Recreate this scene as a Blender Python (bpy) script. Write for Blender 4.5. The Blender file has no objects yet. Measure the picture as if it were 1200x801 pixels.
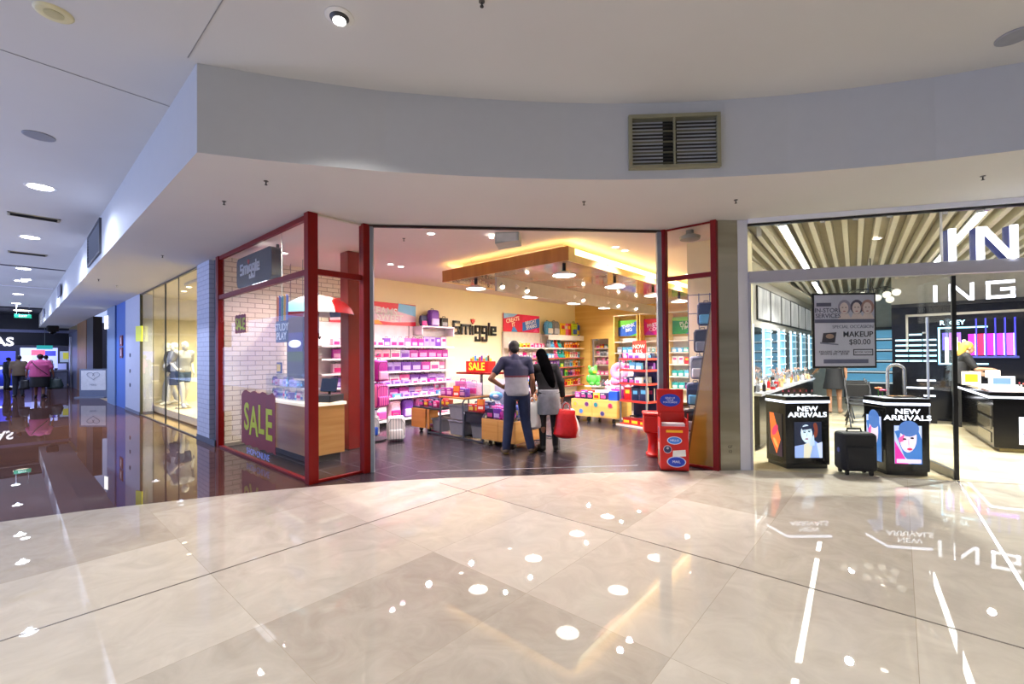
import bpy, bmesh, math, random
from mathutils import Vector, Matrix, Quaternion
R_ = random.Random(11)
sc = bpy.context.scene
COL = sc.collection
PI = math.pi

# ------------------------------------------------------------------ materials
def lin(h):
    h = h.lstrip('#')
    out = []
    for i in (0, 2, 4):
        c = int(h[i:i+2], 16) / 255
        out.append(c / 12.92 if c <= 0.04045 else ((c + 0.055) / 1.055) ** 2.4)
    return out + [1.0]
MATS = {}
def base_mat(name):
    m = bpy.data.materials.new(name); m.use_nodes = True
    nt = m.node_tree; nt.nodes.clear()
    o = nt.nodes.new('ShaderNodeOutputMaterial')
    p = nt.nodes.new('ShaderNodeBsdfPrincipled')
    nt.links.new(p.outputs[0], o.inputs[0])
    return m, nt, p, o
def M(h, rough=.55, metal=0, emit=0, vary=.06, coat=0, bump=0, scale=9, spec=.5):
    k = (h, rough, metal, emit, vary, coat, bump, scale, spec)
    if k in MATS: return MATS[k]
    m, nt, p, o = base_mat('paint_' + h.strip('#'))
    c = lin(h)
    p.inputs['Roughness'].default_value = rough
    p.inputs['Metallic'].default_value = metal
    p.inputs['Specular IOR Level'].default_value = spec
    if coat:
        p.inputs['Coat Weight'].default_value = coat; p.inputs['Coat Roughness'].default_value = .05
    if emit:
        p.inputs['Emission Color'].default_value = c; p.inputs['Emission Strength'].default_value = emit
        p.inputs['Base Color'].default_value = c
    else:
        tc = nt.nodes.new('ShaderNodeTexCoord'); nz = nt.nodes.new('ShaderNodeTexNoise')
        nz.inputs['Scale'].default_value = scale; nz.inputs['Detail'].default_value = 3
        nt.links.new(tc.outputs['Object'], nz.inputs['Vector'])
        r = nt.nodes.new('ShaderNodeValToRGB')
        r.color_ramp.elements[0].position = .3; r.color_ramp.elements[1].position = .7
        r.color_ramp.elements[0].color = [x * (1 - vary) for x in c[:3]] + [1]
        r.color_ramp.elements[1].color = [min(1, x * (1 + vary)) for x in c[:3]] + [1]
        nt.links.new(nz.outputs['Fac'], r.inputs[0]); nt.links.new(r.outputs[0], p.inputs['Base Color'])
        if bump:
            b = nt.nodes.new('ShaderNodeBump'); b.inputs['Strength'].default_value = bump; b.inputs['Distance'].default_value = .01
            nt.links.new(nz.outputs['Fac'], b.inputs['Height']); nt.links.new(b.outputs[0], p.inputs['Normal'])
    MATS[k] = m
    return m
def tex_mat(name, cols, kind='noise', scale=(1, 1, 1), rough=.5, detail=5, rot=(0, 0, 0), coat=0, bump=0, emit=0, spec=.5, dist=0):
    """cols: list of (pos, hex). kind noise|wave|brick|voronoi"""
    if name in MATS: return MATS[name]
    m, nt, p, o = base_mat(name)
    tc = nt.nodes.new('ShaderNodeTexCoord'); mp = nt.nodes.new('ShaderNodeMapping')
    mp.inputs['Scale'].default_value = scale; mp.inputs['Rotation'].default_value = rot
    nt.links.new(tc.outputs['Object'], mp.inputs[0])
    if kind == 'noise':
        n = nt.nodes.new('ShaderNodeTexNoise'); n.inputs['Detail'].default_value = detail; n.inputs['Scale'].default_value = 1
        n.inputs['Distortion'].default_value = dist; out = n.outputs['Fac']
    elif kind == 'wave':
        n = nt.nodes.new('ShaderNodeTexWave'); n.inputs['Scale'].default_value = 1; n.inputs['Distortion'].default_value = dist
        n.inputs['Detail'].default_value = detail; out = n.outputs['Fac']
    elif kind == 'voronoi':
        n = nt.nodes.new('ShaderNodeTexVoronoi'); n.inputs['Scale'].default_value = 1; out = n.outputs['Color']
    nt.links.new(mp.outputs[0], n.inputs['Vector'])
    r = nt.nodes.new('ShaderNodeValToRGB')
    el = r.color_ramp.elements
    while len(el) < len(cols): el.new(.5)
    for e, (q, h) in zip(el, cols): e.position = q; e.color = lin(h)
    if kind == 'voronoi': r.color_ramp.interpolation = 'CONSTANT'
    nt.links.new(out, r.inputs[0]); nt.links.new(r.outputs[0], p.inputs['Base Color'])
    p.inputs['Roughness'].default_value = rough; p.inputs['Specular IOR Level'].default_value = spec
    if coat: p.inputs['Coat Weight'].default_value = coat; p.inputs['Coat Roughness'].default_value = .04
    if emit:
        nt.links.new(r.outputs[0], p.inputs['Emission Color']); p.inputs['Emission Strength'].default_value = emit
    if bump:
        b = nt.nodes.new('ShaderNodeBump'); b.inputs['Strength'].default_value = bump; b.inputs['Distance'].default_value = .01
        nt.links.new(out, b.inputs['Height']); nt.links.new(b.outputs[0], p.inputs['Normal'])
    MATS[name] = m
    return m
def tile_mat(name, tx, ty, light, dark, joint, jw, rough, veins=1.0, coat=0, off=(0, 0), spec=.5, shift=0.0, vary=1.0):
    """stone tiles laid on x and y with a shade of their own per tile and thin joints"""
    m, nt, p, o = base_mat(name)
    N = nt.nodes.new; L = nt.links.new
    tc = N('ShaderNodeTexCoord'); sp = N('ShaderNodeSeparateXYZ'); L(tc.outputs['Object'], sp.inputs[0])
    def mth(op, a, b=None, c=None):
        n = N('ShaderNodeMath'); n.operation = op
        for i, q in enumerate((a, b, c)):
            if q is None: continue
            if isinstance(q, (int, float)): n.inputs[i].default_value = q
            else: L(q, n.inputs[i])
        return n.outputs[0]
    gy = mth('DIVIDE', mth('SUBTRACT', sp.outputs[1], off[1]), ty)
    row = mth('FLOOR', gy)
    gx = mth('ADD', mth('DIVIDE', mth('SUBTRACT', sp.outputs[0], off[0]), tx), mth('MULTIPLY', row, shift))
    cb = N('ShaderNodeCombineXYZ'); L(mth('FLOOR', gx), cb.inputs[0]); L(row, cb.inputs[1])
    wn = N('ShaderNodeTexWhiteNoise'); wn.noise_dimensions = '3D'; L(cb.outputs[0], wn.inputs['Vector'])
    va = N('ShaderNodeVectorMath'); va.operation = 'ADD'; L(tc.outputs['Object'], va.inputs[0]); L(wn.outputs['Color'], va.inputs[1])
    nz = N('ShaderNodeTexNoise'); nz.inputs['Scale'].default_value = 3.6; nz.inputs['Detail'].default_value = 9; nz.inputs['Roughness'].default_value = .62; nz.inputs['Distortion'].default_value = 1.2
    L(va.outputs[0], nz.inputs['Vector'])
    fac = mth('ADD', mth('MULTIPLY', wn.outputs['Value'], .55 * vary), mth('MULTIPLY', mth('SUBTRACT', nz.outputs['Fac'], .3), .9 * veins))
    mx = N('ShaderNodeMix'); mx.data_type = 'RGBA'; mx.inputs[6].default_value = lin(light); mx.inputs[7].default_value = lin(dark)
    L(fac, mx.inputs[0])
    fx = mth('FRACT', gx); fy = mth('FRACT', gy)
    ex = mth('MINIMUM', fx, mth('SUBTRACT', 1.0, fx)); ey = mth('MINIMUM', fy, mth('SUBTRACT', 1.0, fy))
    j = mth('MAXIMUM', mth('LESS_THAN', ex, jw / tx), mth('LESS_THAN', ey, jw / ty))
    m2 = N('ShaderNodeMix'); m2.data_type = 'RGBA'; m2.inputs[7].default_value = lin(joint)
    L(j, m2.inputs[0]); L(mx.outputs[2], m2.inputs[6]); L(m2.outputs[2], p.inputs['Base Color'])
    p.inputs['Roughness'].default_value = rough; p.inputs['Specular IOR Level'].default_value = spec
    if coat: p.inputs['Coat Weight'].default_value = coat; p.inputs['Coat Roughness'].default_value = .012; p.inputs['Coat IOR'].default_value = 1.6
    return m
def brick_mat(name, c1, c2, mortar, scale, rough=.6, bw=.5, rh=.25, ms=.02, axis='x', coat=0):
    m, nt, p, o = base_mat(name)
    N = nt.nodes.new; L = nt.links.new
    tc = N('ShaderNodeTexCoord'); sp = N('ShaderNodeSeparateXYZ'); cb = N('ShaderNodeCombineXYZ')
    L(tc.outputs['Object'], sp.inputs[0]); L(sp.outputs[0 if axis == 'x' else 1], cb.inputs[0]); L(sp.outputs[2], cb.inputs[1])
    b = N('ShaderNodeTexBrick'); b.inputs['Scale'].default_value = scale
    b.inputs['Color1'].default_value = lin(c1); b.inputs['Color2'].default_value = lin(c2); b.inputs['Mortar'].default_value = lin(mortar)
    b.inputs['Mortar Size'].default_value = ms; b.inputs['Brick Width'].default_value = bw; b.inputs['Row Height'].default_value = rh
    L(cb.outputs[0], b.inputs['Vector']); L(b.outputs['Color'], p.inputs['Base Color'])
    bp = N('ShaderNodeBump'); bp.inputs['Strength'].default_value = .4; bp.inputs['Distance'].default_value = .01; bp.invert = True
    L(b.outputs['Fac'], bp.inputs['Height']); L(bp.outputs[0], p.inputs['Normal'])
    p.inputs['Roughness'].default_value = rough
    if coat: p.inputs['Coat Weight'].default_value = coat
    return m
def glass_mat(name, tint='#f4faf8', ior=1.45, refl=1.0):
    m, nt, p, o = base_mat(name)
    nt.nodes.remove(p)
    t = nt.nodes.new('ShaderNodeBsdfTransparent'); t.inputs[0].default_value = lin(tint)
    g = nt.nodes.new('ShaderNodeBsdfGlossy'); g.inputs['Roughness'].default_value = .01
    lw = nt.nodes.new('ShaderNodeLayerWeight'); lw.inputs[0].default_value = .5
    pw = nt.nodes.new('ShaderNodeMath'); pw.operation = 'POWER'; pw.inputs[1].default_value = 5
    nt.links.new(lw.outputs['Facing'], pw.inputs[0])
    fr = nt.nodes.new('ShaderNodeMath'); fr.operation = 'MULTIPLY_ADD'; fr.inputs[1].default_value = .9*refl; fr.inputs[2].default_value = .03*refl
    nt.links.new(pw.outputs[0], fr.inputs[0])
    mx = nt.nodes.new('ShaderNodeMixShader')
    nt.links.new(fr.outputs[0], mx.inputs[0]); nt.links.new(t.outputs[0], mx.inputs[1]); nt.links.new(g.outputs[0], mx.inputs[2])
    nt.links.new(mx.outputs[0], o.inputs[0])
    return m

# ------------------------------------------------------------------ mesh building
def mt(x=0, y=0, z=0, rx=0, ry=0, rz=0):
    return Matrix.Translation((x, y, z)) @ Matrix.Rotation(rz, 4, 'Z') @ Matrix.Rotation(ry, 4, 'Y') @ Matrix.Rotation(rx, 4, 'X')
def face(o, n):
    """frame of an upright panel at o looking towards n: local x right, y up, z out"""
    z = Vector((n[0], n[1], 0)).normalized(); y = Vector((0, 0, 1)); x = y.cross(z)
    m = Matrix((x, y, z)).transposed().to_4x4(); m.translation = Vector(o)
    return m
class MB:
    def __init__(s): s.v = []; s.f = []; s.mi = []
    def add(s, vs, fs, m=0, T=None):
        n = len(s.v)
        for q in vs:
            q = Vector(q); s.v.append(T @ q if T is not None else q)
        for f in fs: s.f.append([i + n for i in f]); s.mi.append(m)
        return s
    def b(s, x0, y0, z0, x1, y1, z1, m=0, T=None):
        if x0 > x1: x0, x1 = x1, x0
        if y0 > y1: y0, y1 = y1, y0
        if z0 > z1: z0, z1 = z1, z0
        vs = [(x0,y0,z0),(x1,y0,z0),(x1,y1,z0),(x0,y1,z0),(x0,y0,z1),(x1,y0,z1),(x1,y1,z1),(x0,y1,z1)]
        return s.add(vs, [(0,3,2,1),(4,5,6,7),(0,1,5,4),(1,2,6,5),(2,3,7,6),(3,0,4,7)], m, T)
    def frus(s, x0, y0, x1, y1, z0, z1, k, m=0, T=None):
        cx, cy = (x0+x1)/2, (y0+y1)/2
        a = [(x0,y0),(x1,y0),(x1,y1),(x0,y1)]
        vs = [(cx+(x-cx)*k, cy+(y-cy)*k, z0) for x, y in a] + [(x, y, z1) for x, y in a]
        return s.add(vs, [(0,3,2,1),(4,5,6,7),(0,1,5,4),(1,2,6,5),(2,3,7,6),(3,0,4,7)], m, T)
    def prism(s, pts, d, m=0, T=None, z=0.0):
        n = len(pts)
        a = sum(pts[i][0]*pts[(i+1) % n][1]-pts[(i+1) % n][0]*pts[i][1] for i in range(n))
        if a < 0: pts = pts[::-1]
        vs = [(x, y, z) for x, y in pts] + [(x, y, z+d) for x, y in pts]
        fs = [tuple(range(n))[::-1], tuple(range(n, 2*n))] + [(i, (i+1) % n, n+(i+1) % n, n+i) for i in range(n)]
        return s.add(vs, fs, m, T)
    def cyl(s, p0, p1, r0, r1=None, n=12, m=0, T=None):
        r1 = r0 if r1 is None else r1
        p0, p1 = Vector(p0), Vector(p1); d = (p1-p0).normalized()
        a = d.orthogonal().normalized(); b = d.cross(a)
        vs = [p0+(a*math.cos(t)+b*math.sin(t))*r0 for t in (2*PI*i/n for i in range(n))]
        vs += [p1+(a*math.cos(t)+b*math.sin(t))*r1 for t in (2*PI*i/n for i in range(n))]
        fs = [tuple(range(n))[::-1], tuple(range(n, 2*n))] + [(i, (i+1) % n, n+(i+1) % n, n+i) for i in range(n)]
        return s.add(vs, fs, m, T)
    def tube(s, pts, r, n=8, m=0, T=None, closed=False):
        pts = [Vector(p) for p in pts]; K = len(pts); vs = []; a = None
        for i, p in enumerate(pts):
            if closed: d = pts[(i+1) % K]-pts[i-1]
            else: d = pts[min(i+1, K-1)]-pts[max(i-1, 0)]
            d.normalize()
            a = d.orthogonal().normalized() if a is None else (a-d*a.dot(d)).normalized()
            b = d.cross(a)
            vs += [p+(a*math.cos(2*PI*j/n)+b*math.sin(2*PI*j/n))*r for j in range(n)]
        fs = []
        for i in range(K if closed else K-1):
            o0, o1 = i*n, ((i+1) % K)*n
            fs += [(o0+j, o0+(j+1) % n, o1+(j+1) % n, o1+j) for j in range(n)]
        if not closed: fs += [tuple(range(n))[::-1], tuple(range((K-1)*n, K*n))]
        return s.add(vs, fs, m, T)
    def lathe(s, prof, n=20, c=(0, 0, 0), m=0, T=None, sx=1, sy=1):
        vs = []; K = len(prof)
        for r, z in prof: vs += [(c[0]+r*sx*math.cos(2*PI*j/n), c[1]+r*sy*math.sin(2*PI*j/n), c[2]+z) for j in range(n)]
        fs = []
        for i in range(K-1): fs += [(i*n+j, i*n+(j+1) % n, (i+1)*n+(j+1) % n, (i+1)*n+j) for j in range(n)]
        fs += [tuple(range(n))[::-1], tuple(range((K-1)*n, K*n))]
        return s.add(vs, fs, m, T)
    def ell(s, c, r, m=0, T=None, n=12):
        if not isinstance(r, (tuple, list)): r = (r, r, r)
        K = max(5, n//2+1); prof = []
        vs = []; fs = []
        for i in range(1, K):
            t = PI*i/K
            vs += [(c[0]+r[0]*math.sin(t)*math.cos(2*PI*j/n), c[1]+r[1]*math.sin(t)*math.sin(2*PI*j/n), c[2]-r[2]*math.cos(t)) for j in range(n)]
        vs += [(c[0], c[1], c[2]-r[2]), (c[0], c[1], c[2]+r[2])]
        for i in range(K-2): fs += [(i*n+j, i*n+(j+1) % n, (i+1)*n+(j+1) % n, (i+1)*n+j) for j in range(n)]
        bt, tp = (K-1)*n, (K-1)*n+1
        fs += [(bt, (j+1) % n, j) for j in range(n)] + [(tp, (K-2)*n+j, (K-2)*n+(j+1) % n) for j in range(n)]
        return s.add(vs, fs, m, T)
    def rc(s, p0, r0, p1, r1, n=12, m=0, T=None):
        s.ell(p0, r0, m, T, n); s.ell(p1, r1, m, T, n); return s.cyl(p0, p1, r0, r1, n, m, T)
    def loft(s, rings, n=18, m=0, T=None):
        """rings: (centre, rx, ry) stacked; ellipses in the xy plane"""
        vs = []; K = len(rings)
        for c, rx, ry in rings: vs += [(c[0]+rx*math.cos(2*PI*j/n), c[1]+ry*math.sin(2*PI*j/n), c[2]) for j in range(n)]
        fs = []
        for i in range(K-1): fs += [(i*n+j, i*n+(j+1) % n, (i+1)*n+(j+1) % n, (i+1)*n+j) for j in range(n)]
        fs += [tuple(range(n))[::-1], tuple(range((K-1)*n, K*n))]
        return s.add(vs, fs, m, T)
    def mesh(s, name, mats, bevel=0, smooth=False, seg=2):
        me = bpy.data.meshes.new(name)
        me.from_pydata([tuple(v) for v in s.v], [], s.f)
        me.polygons.foreach_set('material_index', s.mi)
        for m in (mats if isinstance(mats, (list, tuple)) else [mats]): me.materials.append(m)
        bm = bmesh.new(); bm.from_mesh(me)
        if bevel:
            bmesh.ops.bevel(bm, geom=[e for e in bm.edges if len(e.link_faces) == 2 and e.calc_face_angle(0) > .5], offset=bevel, segments=seg, profile=.5, affect='EDGES', clamp_overlap=True)
        bmesh.ops.recalc_face_normals(bm, faces=bm.faces)
        bm.to_mesh(me); bm.free()
        if smooth:
            me.polygons.foreach_set('use_smooth', [True]*len(me.polygons))
            me.set_sharp_from_angle(angle=math.radians(45))
        return me
    def build(s, name, mats, parent=None, bevel=0, smooth=False, T=None, seg=2):
        o = bpy.data.objects.new(name, s.mesh(name, mats, bevel, smooth, seg)); COL.objects.link(o)
        if parent is not None: o.parent = parent
        if T is not None: o.matrix_local = T
        return o
def tag(o, label=None, cat=None, group=None, kind=None):
    if label: o['label'] = label
    if cat: o['category'] = cat
    if group: o['group'] = group
    if kind: o['kind'] = kind
    return o
def thing(name, label, cat, loc=(0, 0, 0), rz=0, group=None, kind=None, T=None):
    o = bpy.data.objects.new(name, None); COL.objects.link(o); o.empty_display_size = .1
    if T is not None: o.matrix_world = T
    else: o.location = loc; o.rotation_euler = (0, 0, rz)
    return tag(o, label, cat, group, kind)
def struct(name, mb, mats, **k):
    return tag(mb.build(name, mats, **k), kind='structure')
def room(name, T=None, loc=(0, 0, 0)): return thing(name, None, None, loc, kind='structure', T=T)
def dup(o, T=None, label=None, parent=None):
    c = o.copy(); COL.objects.link(c)
    if parent is not None: c.parent = parent
    if T is not None: c.matrix_world = T
    if label: c['label'] = label
    for ch in list(o.children): dup(ch, parent=c)
    return c
KIDS = {}
def text_mesh(txt, size, ext=.004, bold=.0, sx=1.0, shear=0, spacing=1.0, line=.9):
    cu = bpy.data.curves.new('t', 'FONT'); cu.body = txt; cu.size = size; cu.extrude = ext; cu.offset = bold*size
    cu.align_x = 'CENTER'; cu.align_y = 'CENTER'; cu.shear = shear; cu.space_character = spacing; cu.space_line = line; cu.resolution_u = 3
    o = bpy.data.objects.new('t', cu); COL.objects.link(o)
    dg = bpy.context.evaluated_depsgraph_get()
    me = bpy.data.meshes.new_from_object(o.evaluated_get(dg))
    bpy.data.objects.remove(o); bpy.data.curves.remove(cu)
    if sx != 1: me.transform(Matrix.Diagonal((sx, 1, 1, 1)))
    return me
def text(name, txt, size, mat, parent, T, **k):
    me = text_mesh(txt, size, **k); me.materials.clear(); me.materials.append(mat)
    o = bpy.data.objects.new(name, me); COL.objects.link(o); o.parent = parent; o.matrix_local = T
    return o
def voxel(name, mb, vox, mats, parent=None, smooth=4, T=None, pick=None):
    """fuse overlapping volumes into one continuous skin"""
    me = mb.mesh('tmp', mats if not isinstance(mats, (list, tuple)) else mats[0])
    o = bpy.data.objects.new('tmp', me); COL.objects.link(o)
    r = o.modifiers.new('r', 'REMESH'); r.mode = 'VOXEL'; r.voxel_size = vox; r.use_smooth_shade = True
    if smooth:
        q = o.modifiers.new('s', 'SMOOTH'); q.iterations = smooth; q.factor = .5
    dg = bpy.context.evaluated_depsgraph_get()
    out = bpy.data.meshes.new_from_object(o.evaluated_get(dg))
    bpy.data.objects.remove(o); bpy.data.meshes.remove(me)
    out.name = name; out.materials.clear()
    for m in (mats if isinstance(mats, (list, tuple)) else [mats]): out.materials.append(m)
    if pick: out.polygons.foreach_set('material_index', [pick(p.center) for p in out.polygons])
    out.polygons.foreach_set('use_smooth', [True]*len(out.polygons))
    ob = bpy.data.objects.new(name, out); COL.objects.link(ob)
    if parent is not None: ob.parent = parent
    if T is not None: ob.matrix_local = T
    return ob
def light(name, kind, loc, energy, color=(1, 1, 1), size=.1, rot=None, spot=None, blend=.5, sy=None):
    d = bpy.data.lights.new(name, kind); d.energy = energy; d.color = color
    if kind == 'AREA':
        d.size = size
        if sy: d.shape = 'RECTANGLE'; d.size_y = sy
    elif kind in ('POINT', 'SPOT'): d.shadow_soft_size = size
    if spot: d.spot_size = spot; d.spot_blend = blend
    o = bpy.data.objects.new(name, d); COL.objects.link(o); o.location = loc
    if rot: o.rotation_euler = rot
    return o
ORD = ['first','second','third','fourth','fifth','sixth','seventh','eighth','ninth','tenth','eleventh','twelfth','thirteenth','fourteenth','fifteenth','sixteenth','seventeenth','eighteenth','nineteenth','twentieth'] + [a+'-'+q for a in ('twenty','thirty','forty') for q in ('first','second','third','fourth','fifth','sixth','seventh','eighth','ninth','last')]

# ------------------------------------------------------------------ camera
HC = 1.5
ang = math.atan2(520, 595); SN, CS = math.sin(ang), math.cos(ang)
def tof(v): return Vector((v[0]*CS-v[1]*SN, v[0]*SN+v[1]*CS, v[2]))
pit, rol = math.radians(.6), math.radians(.5)
Fw = Vector((0, math.cos(pit), math.sin(pit))); U0 = Vector((0, -math.sin(pit), math.cos(pit))); R0 = Vector((1, 0, 0))
Rt = tof(R0*math.cos(rol)-U0*math.sin(rol)); Up = tof(U0*math.cos(rol)+R0*math.sin(rol)); Fw = tof(Fw)
cd = bpy.data.cameras.new('camera'); cam = bpy.data.objects.new('camera', cd); COL.objects.link(cam)
mw = Matrix((Rt, Up, -Fw)).transposed().to_4x4(); mw.translation = Vector((5.233, -2.337, HC))
cam.matrix_world = mw
cd.sensor_width = 36; cd.lens = 520/1200*36; cd.shift_y = 10.1/1200; cd.clip_start = .05; cd.clip_end = 200
sc.camera = cam

# ------------------------------------------------------------------ shared materials
WHITE = M('#e9e8e6', .7, vary=.01)
CEIL = M('#cdccca', .85, vary=.012, scale=1.5)
RED = M('#760805', .4, spec=.25, vary=.05)
STEEL = M('#a9a59c', .28, metal=1, vary=.08, scale=3)
CHROME = M('#d8d8d8', .12, metal=1)
GREYM = M('#7f8894', .4, vary=.04)
DKGREY = M('#33353a', .5)
BLACK = M('#0c0c0e', .35)
GLOSSBLACK = M('#08080a', .15, coat=.15, spec=.3)
WOOD = tex_mat('maple_veneer', [(.2, '#c08a45'), (.5, '#cf9c58'), (.8, '#d8aa68')], 'noise', (1.2, 1.2, 14), .4, 4)
WOODV = tex_mat('maple_veneer_warm', [(.2, '#b4712f'), (.5, '#c48440'), (.8, '#cd9150')], 'noise', (2, 2, 9), .4, 4)
GLASS = glass_mat('clear_glass', '#fdfefe', refl=.5)
ACRYL = glass_mat('clear_acrylic', '#f8fafd', 1.4)
# ================================================================== the setting
H1, H2 = 3.22, 3.97
edge = [(-1.6,-3.6),(-1.06,-2.36),(-.86,-1.81),(-.55,-1.18),(-.2,-.48),(.16,.13),(.54,.67),(1.05,1.27),(1.58,1.82),(2.33,2.61),(3.03,3.34),(3.47,3.70)]
FRD = Vector((.896, .443, 0)).normalized(); FR0 = Vector((3.77, 3.98, 0)); FRN = (.443, -.896)
def fr(t, z=0, off=0): return FR0 + FRD*t + Vector((-FRD.y, FRD.x, 0))*off + Vector((0, 0, z))
def flat(pts, z): 
    m = MB(); m.add([(x, y, z) for x, y in pts], [tuple(range(len(pts)))]); return m
pA = fr(5.4)
marble = tile_mat('polished_cream_marble', .92, 1.22, '#d6cfc1', '#94897a', '#aea492', .0016, .5, .85, coat=.8, spec=.0, off=(1.6, 1.05), vary=.8)
struct('floor', flat([(-1.6,-9),(11,-9),(11,pA.y+1)] + [(pA.x+.5, pA.y+.2), (3.77,3.98)] + edge[::-1], 0), marble)
brown = tile_mat('polished_brown_stone', .6, .6, '#5d4039', '#33221f', '#231614', .0015, .5, .6, coat=.7, spec=.0, vary=.6)
struct('floor', flat(edge[:6]+[(0,.05),(-3.55,.05),(-36,.05),(-36,-5.5),(-1.6,-5.5)], 0), brown)
shopt = tile_mat('charcoal_porcelain_tile', .6, .42, '#2a262c', '#1d1a1f', '#7d7880', .0025, .26, .6, vary=.5)
struct('floor', flat([(0,.05)]+edge[5:]+[(3.55,3.78),(3.55,4.75),(2.8,4.75),(2.8,10.95),(-3.4,10.95),(-3.4,.05)], 0), shopt)
cream = tile_mat('cream_vinyl_plank', 1.2, .3, '#d8cdb0', '#b9a67a', '#a8966e', .0015, .22, .7, shift=.37)
struct('floor', flat([(3.6,3.85),(3.77,3.98),(pA.x,pA.y),(pA.x+5,pA.y+3),(14,16.5),(2.8,16.5),(2.8,4.75),(3.6,4.75)], .0), cream)
struct('floor', flat([(-3.6,.05),(-36,.05),(-36,6),(-3.6,6)], 0), M('#b99f74', .3, vary=.08, scale=2))
# dark joints between the big marble fields, and the bright metal strip by the right shop
JT = M('#5b5246', .4, vary=.1)
struct('trim_1', MB().b(1.594,-9,0,1.606,1.82,.0015), JT)
struct('trim_2', MB().b(1.12,1.044,0,11,1.056,.0015), JT)
a_, b_ = Vector((5.72,4.92,0)), Vector((5.93,-2.3,0)); d_ = (b_-a_).normalized(); n_ = Vector((-d_.y,d_.x,0))*.012
struct('trim_3', MB().prism([tuple((a_+n_)[:2]),tuple((b_+n_)[:2]),tuple((b_-n_)[:2]),tuple((a_-n_)[:2])], .003), M('#d6d6d8', .25, metal=1))
struct('trim_4', MB().b(-.005,-.005,0,.005,2.93,.0015,T=mt(.5,1.2,0,rz=-math.atan2(2.95-.1,2.75-0)+.03)), M('#a8a6aa', .5))

# upper ceiling, hanging bulkhead (straight along the corridor, curved in front of the shops), lower ceiling
curve = [(.83,-1.28),(1.1,-.82),(1.43,-.32),(1.65,-.01),(1.88,.27),(2.15,.59),(2.43,.9),(2.78,1.27),(3.14,1.61),(3.55,1.96),(3.98,2.28),(4.45,2.6),(4.93,2.88),(5.5,3.17),(6.06,3.40),(6.7,3.63),(7.4,3.83),(8.4,4.06),(11.5,4.6)]
bulk = [(-31,-1.1),(-12.3,-1.2)] + curve
struct('ceiling', flat([(-36,-8)]+[(-36,-1.1)]+bulk+[(11.5,-9),(-1,-9)], H2), CEIL)
mb = MB(); n = len(bulk)
off = []
for i, p in enumerate(bulk):
    a = Vector(bulk[max(i-1,0)]); b = Vector(bulk[min(i+1,n-1)]); d = (b-a).normalized(); off.append((p[0]-d.y*.12, p[1]+d.x*.12))
mb.add([(x,y,H1-.002) for x,y in bulk]+[(x,y,H2) for x,y in bulk], [(i,i+1,n+i+1,n+i) for i in range(n-1)])
mb.add([(x,y,H1) for x,y in off]+[(x,y,H2) for x,y in off], [(i+1,i,n+i,n+i+1) for i in range(n-1)])
bw = mb.build('ceiling', M('#c3c5c8', .6, vary=.01)); tag(bw, kind='structure'); bw.name = 'ceiling'
struct('ceiling', flat(bulk+[(11.5,pA.y+2.0),(pA.x,pA.y),(3.77,3.98),(3.47,3.7),(2.77,3.70),(0,.75),(0,.05),(-3.55,.05),(-31,.05)], H1), CEIL)
struct('trim_5', MB().b(-31.05,-1.2,H1,-31,1,H2), CEIL)
# the thin seam lines in the upper ceiling
SEAM = M('#8d8c8c', .8)
mb = MB()
struct('trim_6', MB().b(.86,-1.353,H2-.004,11,-1.347,H2-.001), SEAM)
struct('trim_7', MB().b(-.13,-6,H2-.004,-.124,-1.25,H2-.001), SEAM)
struct('trim_8', MB().b(-12.3,-6,H2-.02,-12.2,-1.22,H2-.001), M('#6a6a72', .6))
struct('trim_9', MB().b(-17.1,-6,H2-.02,-16.9,-1.22,H2-.001), M('#f4f4ff', .6))

# ------------------------------------------------------------------ the toy shop: shell
brickw = brick_mat('white_painted_brick', '#f0ead8', '#e7dfc9', '#a79e88', 1.0, .5, .24, .085, .006, axis='y')
yel = M('#f6edc6', .6, vary=.02, scale=2)
struct('wall_left', MB().b(-3.55,.12,0,-3.4,2.6,H1), brickw)
struct('wall_left', MB().b(-3.55,2.6,0,-3.4,11,H1), yel)
oran = tex_mat('honey_boards', [(.45,'#e8bd62'),(.55,'#efc970')], 'noise', (.3,.3,7), .5, 2)
struct('wall_back', MB().b(-3.55,10.95,0,-2.80,11.1,H1).b(-2.80,10.95,2.03,-2.1,11.1,H1).b(-2.1,10.95,0,2.75,11.1,H1), oran)
struct('wall_back', MB().b(-2.85,11.55,0,-2.05,11.6,H1), M('#f2e4bb', .6))
struct('wall_right', MB().b(3.52,3.97,0,3.64,4.78,H1).b(2.75,4.68,0,3.52,4.78,H1).b(2.75,4.78,0,2.85,11.1,H1), M('#efe2b4', .6, vary=.02))
shopceil = M('#eadcd6', .8, vary=.01)
struct('ceiling', flat([(0,.05),(0,.75),(2.77,3.70),(3.47,3.7),(3.6,3.85),(3.6,4.75),(2.8,4.75),(2.8,11.1),(-3.5,11.1),(-3.5,.05)], H1), shopceil)
struct('trim_10', MB().b(0,-.02,0,4.04,.02,.03,T=mt(0,.75,H1-.035,rz=math.atan2(2.95,2.77))), M('#2a1512', .5))

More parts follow.
